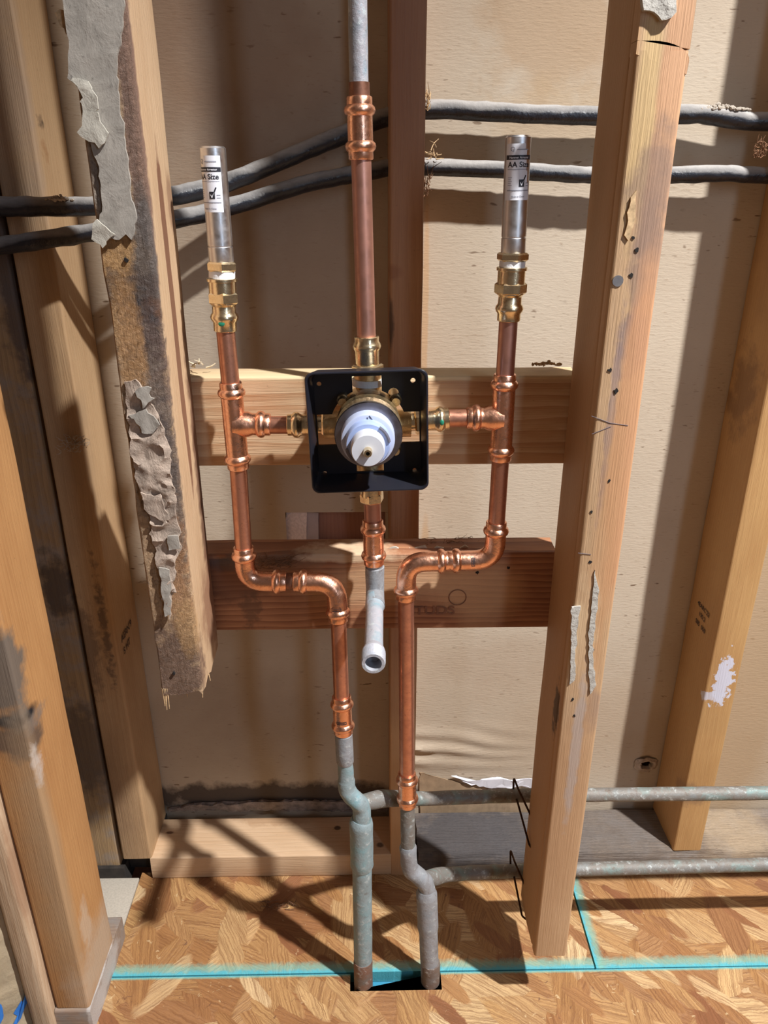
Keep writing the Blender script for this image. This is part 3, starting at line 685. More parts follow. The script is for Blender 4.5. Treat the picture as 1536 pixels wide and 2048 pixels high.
low = block(402, 1107, 1108, 1258, 1180, lambda b: wood('old_blocking_wood', (.44, .21, .105), (.21, .075, .035), b, 'x', seed=14, ring=.0065, contrast=1.5, center=(0, .05, .06), stains_or_light=(  # dark wood tone holds the block's shade; lit areas are paled below
    (Q(452, 1128, BK0), (.024, .02, .009), (.06, .07, .09), dict(k=.95, wob=.6, freq=60)),
    (Q(440, 1160, BK0), (.05, .02, .03), (.12, .05, .03), dict(k=.7, wob=.7, freq=30)),
    (Q(560, 1125, BK0), (.05, .02, .012), (.22, .12, .07), dict(k=.7, wob=.9, freq=60)),
    (Q(700, 1115, BK0), (.06, .05, .006), (.72, .56, .38), dict(k=.75, wob=.6, freq=60)),  # pale streak painted for light along the top edge
    (Q(500, 1215, BK0), (.012, .02, .022), (.10, .05, .03), dict(k=.6, wob=1.2, freq=120)),
    (Q(760, 1170, BK0), (.10, .02, .026), (.62, .42, .25), dict(k=.6, wob=.5, freq=20, soft=.5)),  # lit area of the front painted as paler wood
    (Q(960, 1190, BK0), (.05, .02, .04), (.62, .40, .22), dict(k=.55, wob=.5, freq=20, soft=.5)),  # second lit area, also put into the wood colour
    (Vector((0, BK0+.02, Z(1100, BK0))), (.5, .05, .003), (.20, .12, .08), dict(k=.7, wob=.3, freq=30)))),
    'lower old red-brown block with faded ink stamp behind the copper elbows', 2)
for x, y in ((1017, 1136), (630, 1161), (955, 1145)): nail_hole(low, x, y, BK0-.0006, .0022)
def text_mesh(s, size):
    cu = bpy.data.curves.new('t', 'FONT'); cu.body = s; cu.size = size; cu.align_x = 'CENTER'; cu.align_y = 'CENTER'
    cu.extrude = 0; cu.offset = size*.018; o = bpy.data.objects.new('t', cu); C.objects.link(o)
    dg = bpy.context.evaluated_depsgraph_get(); me = bpy.data.meshes.new_from_object(o.evaluated_get(dg))
    bpy.data.objects.remove(o); bpy.data.curves.remove(cu)
    vs_ = [v.co.copy() for v in me.vertices]; fs = [tuple(p.vertices) for p in me.polygons]; bpy.data.meshes.remove(me); return vs_, fs
def flat_text(parent, s, size, at, mat, rx=1.0, face='front', name='ink_stamp', tilt=0):
    v, f = text_mesh(s, size); bm = bmesh.new(); q = []
    for c in v:
        x, y = c.x*rx*math.cos(tilt)-c.y*math.sin(tilt), c.x*rx*math.sin(tilt)+c.y*math.cos(tilt)
        q.append(bm.verts.new(at + (Vector((x, 0, y)) if face == 'front' else Vector((0, x, y)) if face == 'right' else Vector((0, -x, y)))))
    for p in f:
        try: bm.faces.new([q[i] for i in p])
        except Exception: pass
    return obj(name, bm, mat, parent, smooth=False)
flat_text(low, 'STUDS', .014, Q(862, 1222, BK0-.0008), stamp_faint, 1.2)
flat_text(corner, "AERN'9", .013, Vector((sx1+.0009, .826, Z(1262, .826, 255))), stamp_ink, 1.0, 'right')
flat_text(corner, "S HT", .013, Vector((sx1+.0009, .820, Z(1292, .82, 255))), stamp_ink, 1.0, 'right')
for s, y in (("4EARC'22", 1218), ('190.2', 1234), ('S85  008', 1252)): flat_text(far, s, .0085, Vector((fx0-.0009, .832, Z(y, .832, 1396))), stamp_ink, 1.0, 'left')
bm = bmesh.new(); c = Q(915, 1195, BK0-.0006); n = 24
r_ = [[bm.verts.new(c + Vector((math.cos(t)*r, 0, math.sin(t)*r))) for t in [2*math.pi*i/n for i in range(n)]] for r in (.0095, .0085)]
for i in range(n): bm.faces.new((r_[0][i], r_[0][(i+1) % n], r_[1][(i+1) % n], r_[1][i]))
obj('ink_stamp', bm, stamp_faint, low, smooth=False)

# tufts of torn fibre, fluff, shavings
def tuft(name, c, rx, ry, rz, n, mat, label, cat, r=.0004, lk=1.0, parent=None, seed=0):
    rnd = random.Random(seed); bm = bmesh.new()
    for k in range(n):
        p = c + Vector((rnd.uniform(-rx, rx), rnd.uniform(-ry, ry), rnd.uniform(-rz, rz)*.6))
        d = Vector((rnd.uniform(-1, 1)*rx, rnd.uniform(-1, 1)*ry, rnd.uniform(-.3, 1)*rz))*lk
        m1 = p + d*.5 + Vector((rnd.uniform(-1, 1), rnd.uniform(-1, 1), rnd.uniform(-1, 1)))*.15*rx
        sweep(bm, fillet([p, m1, p+d], .01, 3), [(0, r), (-.00001, r*.4)], 4)
    o = obj(name, bm, mat, parent, smooth=False); 
    if not parent: tag(o, label, cat)
    o['kind'] = 'stuff'; return o
def clump(name, c, rx, ry, rz, n, mat, label, cat, size=.0014, seed=0):
    rnd = random.Random(seed); bm = bmesh.new()
    for k in range(n):
        t = rnd.uniform(0, 6.283); q = rnd.random()**.6
        p = c + Vector((rx*q*math.cos(t), ry*q*math.sin(t), rz*(1-q)*rnd.random()))
        bmesh.ops.create_icosphere(bm, subdivisions=1, radius=size*rnd.uniform(.4, 1.3), matrix=Matrix.Translation(p) @ Matrix.Diagonal((rnd.uniform(.6, 1.8), 1, rnd.uniform(.5, 1.1), 1)))
    o = obj(name, bm, mat, smooth=False); tag(o, label, cat); o['kind'] = 'stuff'; return o
tuft('wood_fibre', Q(900, 1098, .72)+Vector((0, 0, .003)), .030, .008, .008, 260, fibre_dark, 'tangle of torn brown wood fibre on top of the lower block', 'wood fibre', .0004, seed=1, lk=.7)
sheet([(770, 1104), (800, 1096), (850, 1100), (930, 1092), (1000, 1108), (960, 1112), (900, 1106), (830, 1108)], .703, .002, paper_white, low, 41, amp=.003, name='paper_or_lit_edge', label='pale sheet standing in for the lit top edge')  # added pale sheet paints the light on the block's top edge
tuft('wood_fibre', Q(545, 1128, .685), .020, .003, .009, 90, fibre_dark, 'brown fluff caught on the lower block beside the left elbow', 'wood fibre', .0004, seed=2)
tuft('wood_fibre', Q(148, 888, .785), .012, .008, .013, 90, fluff, 'grey fluffy cocoon of debris on the corner stud', 'debris', .0004, seed=3, lk=.5)
tuft('cobweb_tuft', Q(853, 205, .842), .003, .006, .012, 50, fibre, 'splintered wood fibre where the upper cable leaves the middle stud', 'wood fibre', .0005, seed=4)
tuft('cobweb_tuft', Q(858, 310, .842), .009, .010, .012, 16, fibre, 'pale splinters above the lower cable at the middle stud', 'wood fibre', .0007, seed=5)
tuft('cobweb_tuft', Q(852, 372, .842), .005, .010, .016, 40, fibre_dark, 'torn fibre below the lower cable at the middle stud', 'wood fibre', .0005, seed=6)
tuft('cobweb_tuft', Q(1520, 300, .785), .006, .003, .012, 60, fibre_dark, 'torn fibre round the cable holes in the far right stud', 'wood fibre', .0005, seed=7, lk=.6)
tuft('wood_shaving', Q(393, 737, .708)+Vector((0, 0, .003)), .010, .008, .006, 9, plain('pale_shaving', (.72, .60, .42), .7), 'little curl of pale shavings on the left end of the upper block', 'shaving', .0009, seed=8)
clump('wood_shaving', Q(1092, 729, .712), .013, .006, .004, 50, fibre, 'tan shavings on the right end of the upper block', 'shaving', .0014, 9)
clump('dust_clump', Q(118, 400, .757), .013, .004, .006, 70, fluff, 'crumbly dust clump on the upper black cable at far left', 'debris', .0014, 10)
clump('dust_clump', Q(1440, 219, .846), .030, .005, .006, 150, fluff, 'dust heap on the upper cable at far right', 'debris', .0017, 11)
tuft('floor_debris', ZP(560, 1810, .003), .020, .006, .003, 22, fibre_dark, 'dark splinters on the subfloor left of the left pipe', 'debris', .0009, seed=12)

# paper scraps on the wall
for k, (pl, mt, lb, nm_) in enumerate((
    ([(572, 1022), (600, 1020), (613, 1024), (613, 1100), (572, 1100)], plain('drywall_fragment', (.86, .76, .75), .9, .15, 300, bump=.002), 'pinkish white drywall fragment in the opening of the wall board', 'drywall_scrap'),
    ([(613, 1024), (637, 1026), (637, 1100), (613, 1100)], plain('grey_tape_strip', (.46, .40, .42), .7, .1), 'grey strip with a nail beside the drywall fragment', 'metal_strip'))):
    bm = bmesh.new(); solid(bm, rag([Q(x, y, .882 if k == 0 else .8845) for x, y in pl], .006, .0005, k), (0, 1, 0), .006)
    tag(obj(nm_, bm, mt, smooth=False), lb, 'drywall' if k == 0 else 'strip')
bm = bmesh.new()
solid(bm, rag([Q(x, y, WALL-.004) for x, y in [(905, 1552), (940, 1562), (985, 1556), (1030, 1562), (1062, 1556), (1085, 1566), (1085, 1582), (1050, 1574), (1000, 1578), (955, 1572)]], .004, .0018, 3), (0, 1, 0), .001, .004)
tag(obj('paper_or_lit_edge', bm, plain('white_torn_paper', (.74, .74, .80), .8, .06), smooth=False), 'white curl of torn facing paper above the upper horizontal pipe', 'paper scrap')
bm = bmesh.new()
solid(bm, rag([Q(x, y, WALL-.002) for x, y in [(840, 1545), (900, 1560), (960, 1578), (1060, 1580), (1075, 1640), (840, 1640)]], .004, .0015, 5), (0, 1, 0), .001, .001)
tag(obj('paper_or_lit_edge', bm, plain('brown_inner_ply', (.34, .24, .15), .9, .2, 60), smooth=False), 'brown inner ply of the wall board laid bare behind the upper horizontal pipe', 'paper scrap')
bm = bmesh.new()
solid(bm, rag([Q(x, y, WALL-.006) for x, y in [(340, 1618), (400, 1610), (480, 1607), (560, 1603), (640, 1606), (720, 1603), (775, 1608), (775, 1622), (340, 1622)]], .004, .003, 6), (0, 1, 0), .004, .003)
tag(obj('crumbled_plaster', bm, plain('crumbled_gypsum', (.26, .22, .20), .95, .4, 90, bump=.004), smooth=False), 'crumbled grey plaster along the wall foot above the new board', 'plaster')

# ------------------------------------------------------------ cables
def catmull(pts, n=5):
    out = []; p = [pts[0]] + pts + [pts[-1]]
    for i in range(1, len(p)-2):
        for k in range(n):
            t = k/n; a, b, c, d = p[i-1], p[i], p[i+1], p[i+2]
            out.append(.5*((2*b) + (c-a)*t + (2*a-5*b+4*c-d)*t*t + (3*b-a-3*c+d)*t**3))
    return out + [pts[-1]]
CP1 = [(-60, 412, .762), (60, 413, .763), (190, 412, .768), (345, 392, .80), (450, 366, .825), (560, 322, .84), (690, 268, .848), (760, 238, .852), (850, 220, .852), (950, 222, .852), (1060, 228, .852), (1190, 232, .852), (1300, 232, .852), (1400, 228, .85), (1490, 242, .85), (1620, 245, .85)]
CP2 = [(-60, 500, .758), (60, 484, .760), (190, 464, .764), (345, 440, .79), (480, 408, .825), (600, 370, .84), (700, 350, .848), (780, 336, .852), (860, 334, .852), (1000, 340, .852), (1170, 350, .852), (1300, 352, .852), (1450, 347, .85), (1540, 352, .85), (1620, 352, .85)]
for cp, rad_, lb in ((CP1, .0095, 'upper dusty black electric cable crossing the whole wall'), (CP2, .0090, 'lower dusty black electric cable crossing the whole wall')):
    bm = bmesh.new(); sweep(bm, catmull([Q(*c) for c in cp]), rad_, 20, True, .0012, 3, .92)
    tag(obj('power_cable', bm, cable_jacket), lb, 'cable')

# ------------------------------------------------------------ plumbing
R1 = .0080; RC_, RB = .0099, .0123       # tube, fitting sleeve, O-ring bead
def bead(s, sg=1, r=RB, c=RC_):          # profile points of one bead centred s metres from an end
    return [(sg*(s-.0040), c), (sg*(s-.0022), r-.0006), (sg*s, r), (sg*(s+.0022), r-.0006), (sg*(s+.0040), c)]
def ends(both=True, c=RC_):
    p = [(0, c-.0006), (.0008, c)] + bead(.0095, 1, RB, c)
    p += [(-.0000001, c-.0006), (-.0008, c)] + bead(.0095, -1, RB, c) if both else []
    return p
PD = .660
def mark(parent, at, axis, dirn, R, w_, h_, label=None):
    """small printed rectangle on a fitting: a dark frame with a pale centre"""
    bm = bmesh.new(); axis = axis.normalized(); dirn = (dirn - axis*dirn.dot(axis)).normalized(); t = axis.cross(dirn)
    def strip(s0, s1, a0, a1, n=6):
        vs_ = []
        for k in range(n+1):
            a = (a0+(a1-a0)*k/n)/R
            q = (dirn*math.cos(a) + t*math.sin(a))*R
            vs_.append((bm.verts.new(at + axis*s0 + q), bm.verts.new(at + axis*s1 + q)))
        for u, v in zip(vs_, vs_[1:]): bm.faces.new((u[0], v[0], v[1], u[1]))
    e = .0006
    strip(-h_, -h_+e, -w_, w_); strip(h_-e, h_, -w_, w_); strip(-h_, h_, -w_, -w_+e, 2); strip(-h_, h_, w_-e, w_, 2); strip(-.0004, .0004, -w_*.7, w_*.7)
    return obj('printed_mark', bm, ink, parent, smooth=False, label='small dark printed box')

def supply_line(side):
    if side == 'L':
        top, t0, t1, b0, b1 = (451, 662), (461, 764), (477, 937), (478, 935), (487, 1096)
        root = thing('copper_supply_line', Q(680, 1465, .645), 'left copper supply line with tee and two elbows, below the left arrestor', 'pipe')
    else:
        top, t0, t1, b0, b1 = (1017, 640), (1010, 748), (1001, 920), (1001, 918), (993, 1046)
        root = thing('copper_supply_line', Q(814, 1610, .65), 'right copper supply line with tee and two elbows, below the right arrestor', 'pipe')
    g = lambda p, d=PD: Q(p[0], p[1], d)
    down = (g(b1)-g(top)).normalized()
    # tube below the adapter
    pipe('tube', [g(top)-down*.004, g(t0)+down*.01], R1, copper_tube if side == 'L' else copper_dull, root)
    # tee
    A, B = g(t0), g(t1); tee = bmesh.new(); sweep(tee, [A, B], ends(), 28)
    if side == 'L': c, e = g((468, 848)), g((541, 849))
    else: c, e = g((1005, 836)), g((933, 836))
    sweep(tee, [c, e], [(0, RC_+.0014), (.013, RC_+.0014), (.017, RC_-.0002)] + [(-.0000001, RC_-.0006), (-.0008, RC_)] + bead(.0085, -1), 28)
    obj('tee', tee, copper_fit, root)
    # short tube and brass press adapter into the valve
    if side == 'L': q0, q1, q2 = g((536, 850)), g((575, 850)), g((690, 849))
    else: q0, q1, q2 = g((937, 836)), g((898, 837)), g((800, 846))
    pipe('tube', [q0, q1], R1, copper_tube, root)
    L = (q2-q1).length; d = (q2-q1).normalized()
    a = bmesh.new(); sweep(a, [q1, q1+d*.020], [(0, .0092), (.0006, .0097)] + bead(.008, 1, .0118, .0097) + [(.014, .0092), (.020, .0092)], 28)
    sweep(a, [q1+d*.019, q1+d*(L-.001)], .0086, 24); obj('brass_adapter', a, brass, root)
    a = bmesh.new(); hexnut(a, q1+d*(.0225 if side == 'R' else .031), q1+d*(.031 if side == 'R' else .040), .0125, .5); obj('hex_nut', a, brass, root)
    # tube down to the elbows
    pipe('tube', [B-down*.01, g(b1)+down*.004], R1, copper_tube, root)
    if side == 'L':
        p = [g((487, 1094)), g((492, 1162)), g((573, 1163))]
        pipe('elbow', fillet(p, .020), ends(), copper_fit, root, n=28)
        pipe('tube', [g((568, 1163)), g((592, 1163))], R1+.0002, copper_dark, root, label='darker stub between the elbows')  # stub uses the darker copper tone
        p = [g((587, 1163)), g((672, 1163)), g((677, 1242), .655)]
        pipe('elbow', fillet(p, .022), ends(), copper_fit, root, n=28)
        mark(root, g((675, 1213), .656), Vector((0, 0, -1)), Vector((-.12, -1, .3)), .0103, .0055, .003)
        pipe('tube', [g((677, 1236), .655), g((683, 1398), .648)], R1, copper_tube, root)
        A, B = g((683, 1392), .648), g((687, 1466), .645)
        pipe('coupling', [A, B], ends(), copper_fit, root, n=28); mark(root, A.lerp(B, .6), B-A, Vector((-.12, -1, .3)), .0101, .0055, .0016)
    else:
        p = [g((993, 1043)), g((989, 1120)), g((893, 1122))]
        pipe('elbow', fillet(p, .022), ends(), copper_fit, root, n=28)
        mark(root, g((944, 1120)), Vector((-1, 0, 0)), Vector((0, -1, .25)), .0101, .0045, .0017)
        pipe('tube', [g((903, 1122)), g((893, 1122))], R1, copper_dark, root)
        p = [g((902, 1122)), g((812, 1124)), g((812, 1198), .658)]
        pipe('elbow', fillet(p, .020), ends(), copper_fit, root, n=28)
        pipe('tube', [g((812, 1193), .658), g((814, 1552), .650)], R1, copper_tube, root)
        A, B = g((814, 1546), .650), g((815, 1610), .648)
        pipe('coupling', [A, B], ends(), copper_fit, root, n=28)
    # brass press adapter under the arrestor: collar, bead, hexagon, threaded socket
    T = g(top); upv = -down
    if side == 'L': z = {'rib': (448, 634), 'hex0': (447, 607), 'hex1': (446, 584), 'fl': (444, 556), 'end': (451, 662)}
    else: z = {'rib': (1018, 617), 'hex0': (1021, 588), 'hex1': (1022, 565), 'fl': (1024, 534), 'end': (1017, 642)}
    E = g(z['end']); FL = g(z['fl']); ax = (FL-E); L = ax.length; u = ax.normalized()
    s = lambda k: (g(z[k])-E).dot(u)
    a = bmesh.new(); sweep(a, [E, FL], [(0, .0092), (.0006, .0098)] + bead(s('rib'), 1, .0120, .0100) + [(s('hex0')-.002, .0098), (s('hex0'), .0115), (s('hex1'), .0115), (L-.003, .0115), (L-.0025, .0128), (L-.0004, .0128), (L, .0120)], 28)
    ad = obj('brass_adapter', a, brass, root)
    a = bmesh.new(); hexnut(a, E+u*s('hex0'), E+u*s('hex1'), .0136, .35 if side == 'L' else .1); obj('hex_flats', a, brass, ad)
    if side == 'L':
        a = bmesh.new(); c = g((443, 648), PD-.0105); bmesh.ops.create_uvsphere(a, u_segments=10, v_segments=6, radius=.0024, matrix=Matrix.Translation(c) @ Matrix.Diagonal((1.2, .3, .9, 1))); obj('green_dot', a, green_dot, ad)
    else:
        a = bmesh.new(); c = g((884, 845), PD-.0115); bmesh.ops.create_uvsphere(a, u_segments=10, v_segments=6, radius=.0028, matrix=Matrix.Translation(c) @ Matrix.Diagonal((.7, .35, 1, 1))); obj('green_dot', a, green_dot, root)
    return root, FL, u
lineL, fL, uL = supply_line('L'); lineR, fR, uR = supply_line('R')

# water hammer arrestors
def arrestor(base, u, nut, bot, top, groove, lab0, lab1, label, face):
    r = .0101
    root = thing('water_hammer_arrestor', base, label, 'arrestor')
    g = lambda p: Q(p[0], p[1], PD)
    N0, N1, B0, T = g(nut[0]), g(nut[1]), g(bot), g(top)
    a = bmesh.new(); sweep(a, [base, N0], .0108, 24); obj('thread_tape', a, tape_white, root, label='white thread tape')
    a = bmesh.new(); hexnut(a, N0, N1, .0132, .35); obj('hex_nut', a, brass, root, label='brass hexagon nut')
    d = (T-B0); L = d.length; d.normalize(); gs = (g(groove)-B0).dot(d)
    a = bmesh.new(); sweep(a, [N1 - d*.001, T], [(0, r-.0006), (.0012, r), (gs+(B0-N1).length-.0007, r), (gs+(B0-N1).length, r-.0006), (gs+(B0-N1).length+.0007, r), (-.0014, r), (-.0001, r-.0012)], 40)
    obj('barrel', a, steel, root, label='brushed steel barrel')
    s0, s1 = (g(lab0)-N1).dot(d), (g(lab1)-N1).dot(d)
    f = Vector((face, -1, .15)); f = (f - d*f.dot(d)).normalized(); t = f.cross(d); t = -t if t.x < 0 else t
    def put(bm, x, y, R): a_ = x/R; return bm.verts.new(N1 + d*y + (f*math.cos(a_) + t*math.sin(a_))*R)
    W = .0112
    def patch(name, x0, x1, y0, y1, R, mat, parent, n=14):
        bm = bmesh.new(); v = [(put(bm, x0+(x1-x0)*k/n, y0, R), put(bm, x0+(x1-x0)*k/n, y1, R)) for k in range(n+1)]
        for p, q in zip(v, v[1:]): bm.faces.new((p[0], q[0], q[1], p[1]))
        return obj(name, bm, mat, parent)
    lab = patch('label', -W, W, s0, s1, r+.00015, label_white, root)
    h = s1-s0; Y = lambda f_: s0 + h*f_; R2 = r+.0003
    patch('black_band', -W, W, Y(.72), Y(.80), R2, ink, lab)
    def txt(s, size, x, y, mat, R=R2, rx=1):
        v, fc = text_mesh(s, size); bm = bmesh.new(); q = [put(bm, x+c.x*rx, y+c.y, R) for c in v]
        for p in fc:
            try: bm.faces.new([q[i] for i in p])
            except Exception: pass
        obj('lettering', bm, mat, lab, smooth=False)
    txt('AA Size', .0055, 0, Y(.63), ink, rx=1.05); txt('Hammer Arrestor', .0022, 0, Y(.757), label_white, r+.00045, 1.0)
    txt('Made in China', .0019, 0, Y(.065), ink_soft); txt('Q', .0045, -.0055, Y(.90), ink_soft)
    patch('print_line', -.002, .008, Y(.885), Y(.905), R2, ink_soft, lab, 6)
    patch('print_line', -.0095, .0095, Y(.545), Y(.555), R2, ink_soft, lab, 8); patch('print_line', -.0095, .0098, Y(.165), Y(.185), R2, ink_soft, lab, 8)
    for k in range(5): patch('print_line', -.0088, -.0052-.001*(k % 2), Y(.40-.035*k), Y(.41-.035*k), R2, ink_soft, lab, 3)
    for k in range(2): patch('print_line', .0065, .0095, Y(.30-.05*k), Y(.315-.05*k), R2, ink_soft, lab, 3)
    # ticked square
    patch('tick_box', .0005, .0050, Y(.24), Y(.37), R2, ink, lab, 6)
    bm = bmesh.new()
    for pl, z in (([(.0012, .325), (.0022, .31), (.0028, .285), (.0045, .36), (.0050, .39), (.0030, .262), (.0024, .258)], 0),):
        v = [put(bm, x, Y(y), r+.00045) for x, y in pl]; bm.faces.new(v)
    obj('tick', bm, label_white, lab, smooth=False)
    bm = bmesh.new(); v = [put(bm, x, Y(y), r+.0003) for x, y in [(.0040, .36), (.0052, .36), (.0068, .44), (.0058, .45)]]; bm.faces.new(v); obj('tick', bm, ink, lab, smooth=False)
arrestor(fL, uL, ((444, 542), (443, 523)), (442, 518), (425, 293), (439, 490), (433, 424), (426, 312), 'left water hammer arrestor, steel barrel with white label', -.45)
arrestor(fR, uR, ((1025, 522), (1026, 505)), (1027, 500), (1037, 271), (1028, 472), (1031, 400), (1036, 288), 'right water hammer arrestor, steel barrel with white label', .0)

# riser
g = lambda x, y, d=PD: Q(x, y, d)
ris = thing('shower_riser', g(735, 742), 'vertical shower riser, copper below and grey weathered pipe above', 'pipe')
T0 = g(715, 0); T1 = g(718, 168); dd = (T0-T1).normalized()
pipe('weathered_tube', [T1-dd*.002, T1+dd*.45], [(0, .0072), (.45, .0072)], old_riser, ris, lump=.0003, label='grey blue-tinged old tube')
pipe('copper_tip', [g(718, 165), g(719, 200)], R1, copper_dark, ris)
pipe('coupling', [g(718.5, 193), g(722, 320)], ends(), copper_fit, ris, n=28)
pipe('tube', [g(722, 310), g(733, 680)], R1, copper_dull, ris)
A, B = g(733, 672), g(735, 732)
a = bmesh.new(); sweep(a, [A, B], [(0, .0100), (.0006, .0107)] + bead(.0085, 1, .0123, .0105) + [(.0125, .0100), (-.0001, .0100)], 28); obj('brass_adapter', a, brass, ris)
a = bmesh.new(); hexnut(a, g(735, 728), g(736, 746), .0138, .0); obj('hex_nut', a, brass, ris)

# drop pipe to the spout stub
dr = thing('spout_drop', g(748, 1190), 'short pipe dropping from the valve to a threaded pale stub pointing forward', 'pipe')
a = bmesh.new(); hexnut(a, g(743, 984), g(744, 1003), .0115, .3); sweep(a, [g(743, 950), g(743, 990)], .0105, 24); obj('brass_adapter', a, brass, dr)
pipe('tube', [g(744, 1000), g(746, 1048)], R1, copper_dull, dr)
pipe('coupling', [g(745.5, 1040), g(748, 1128)], ends(), copper_fit, dr, n=28)
e0 = g(748, 1122); zst = g(750, 1186).z
sx = g(750, 1190).x; c0 = Vector((sx, PD, zst)); c1 = Vector((X(747, 1310, .56), .552, zst)); tip = Vector((X(746, 1330, .54), .5385, zst))
pipe('old_elbow', fillet([e0, Vector((sx, PD, zst+.030)), c0, c0+Vector((0, -.026, 0))], .009), [(0, .0080), (.006, .0080), (.0065, .0092), (-.0001, .0092)], old_grey, dr, lump=.0005)
a = bmesh.new(); dv = (c1-c0).normalized()
sweep(a, [c0+dv*.012, c0+dv*.030, c1-dv*.0], [(0, .0091), (.014, .0091), (.017, .0083), (-.0001, .0083)], 24, True, .0003); obj('stub_tube', a, pale_zinc, dr, label='pale grey stub tube')
# threaded hollow tip
a = bmesh.new(); L = (tip-c1).length + .006; s0 = c1 - dv*.006; u, v = frame(dv); prof = [(-.004, .0083), (0, .0098), (.003, .0103)]
k = .004
while k < L-.002: prof += [(k, .0105), (k+.0009, .0099)]; k += .0018
prof += [(L-.0012, .0103), (L, .0096), (L, .0072), (L-.004, .0068), (L-.016, .0068), (L-.016, .0005)]
rings = [[a.verts.new(s0 + dv*s + (u*math.cos(t)+v*math.sin(t))*r) for t in [2*math.pi*i/32 for i in range(32)]] for s, r in prof]
for p, q in zip(rings, rings[1:]):
    for i in range(32): a.faces.new((p[i], p[(i+1) % 32], q[(i+1) % 32], q[i]))
obj('threaded_end', a, pale_zinc, dr, label='open threaded end, bluish grey')

# old floor pipes
R3 = .0111
ol = thing('old_supply_pipe', Vector((Q(727, 1975, .632).x, .632, 0)), 'left blue-green corroded pipe rising through the floor with a branch to the right', 'pipe')
zb = -.20
a1, a2 = g(687, 1462, .645), g(690, 1525, .643)
pipe('reducer_cup', [a1, a2], [(0, .0082), (.003, .0082), (.0035, .0094), (-.002, .0094), (-.0001, .0086)], old_grey, ol, lump=.0004)
pts = [g(690, 1520, .643), g(694, 1585, .642), g(724, 1610, .641), g(724, 1648, .640)]
pipe('upper_bend', fillet(pts, .022), [(0, .0080), (.010, .0084), (.024, .0080), (.027, .0092), (.040, .0094), (-.012, .0098), (-.0001, .0104)], old_blue, ol, lump=.0012, seed=4)
bt = Vector((Q(727, 1975, .632).x, .632, 0))
pipe('reducer_cup', [g(722, 1636, .640), g(724, 1735, .638)], [(0, .0100), (.004, .0125), (.008, .0132), (-.004, .0130), (-.0001, .0116)], old_blue, ol, lump=.0006, seed=2)
pipe('floor_tube', [g(724, 1728, .638), bt, bt+Vector((0, 0, zb))], R3, old_blue, ol, lump=.0003, seed=6)
pts = [g(716, 1608, .642), g(762, 1597, .66), g(850, 1597, .694), g(1035, 1591, .702), g(1536, 1586, .702), g(2300, 1580, .702)]
pipe('branch_tube', fillet(pts, .03), [(0, .0086), (.035, .0100), (.040, .0096), (.060, .0090), (.075, .0082), (-.0001, .0080)], old_brown, ol, lump=.0005, seed=3)
orr = thing('old_supply_pipe', Vector((Q(860, 1970, .632).x, .632, 0)), 'right grey corroded pipe rising through the floor with a branch to the right', 'pipe')
pipe('upper_tube', [g(815, 1600, .648), g(816, 1700, .645)], [(0, .0081), (-.0001, .0083)], old_brown, orr, lump=.0004)
pts = [g(816, 1690, .645), g(818, 1738, .644), g(852, 1764, .643), g(856, 1800, .642)]
pipe('upper_bend', fillet(pts, .022), [(0, .0083), (.004, .0096), (.020, .0094), (-.012, .0098), (-.0001, .0102)], old_grey, orr, lump=.0010, seed=5)
br = Vector((Q(860, 1970, .632).x, .632, 0))
pipe('reducer_cup', [g(853, 1778, .642), g(856, 1860, .637)], [(0, .0098), (.006, .0124), (-.006, .0126), (-.0001, .0114)], old_grey, orr, lump=.0006, seed=2)
pipe('floor_tube', [g(856, 1850, .637), br, br+Vector((0, 0, zb))], R3, old_grey, orr, lump=.0003, seed=8)
pts = [g(846, 1760, .643), g(885, 1750, .672), g(930, 1746, .69), g(1050, 1741, .697), g(1536, 1729, .697), g(2300, 1716, .697)]
pipe('branch_tube', fillet(pts, .03), [(0, .0088), (.03, .0098), (.045, .0092), (.06, .0084), (-.0001, .0080)], old_brown, orr, lump=.0004, seed=9)
pipe('stained_end', [bt+Vector((0, 0, .040)), bt+Vector((0, 0, -.05))], [(0, R3-.0003), (.004, R3+.0004), (-.0001, R3+.0004)], corroded('copper_brown_stain', (.24, .10, .06), (.20, .12, .09), (.14, .16, .16)), ol, lump=.0004, label='bare coppery brown end at the floor')
pipe('stained_end', [br+Vector((0, 0, .034)), br+Vector((0, 0, -.05))], [(0, R3-.0003), (.004, R3+.0004), (-.0001, R3+.0004)], corroded('brown_stain', (.20, .13, .10), (.17, .13, .11), (.20, .20, .20)), orr, lump=.0004, label='brown stained end at the floor')
# rusty hooks that hold the branches to the sawn stud
for p1, p2, lb in ((((1073, 1655, .672), (1036, 1577, .690)), ((1034, 1600, .692), (1058, 1688, .664), (1066, 1701, .660)), 'upper rusty wire hook holding the upper pipe to the sawn stud'),
                   (((1058, 1790, .670), (1029, 1723, .686)), ((1028, 1752, .688), (1044, 1832, .655), (1053, 1839, .652)), 'lower rusty wire hook holding the lower pipe to the sawn stud')):
    a = bmesh.new(); A = [Q(*q) for q in p1]; B = [Q(*q) for q in p2]
    sweep(a, fillet([A[0], A[1], A[1]+Vector((-.002, .018, .001)), B[0]+Vector((-.002, .012, -.004)), B[0], B[1], B[2]], .005, 5), .0012, 8)
    tag(obj('wire_hook', a, rust), lb, 'pipe hook')

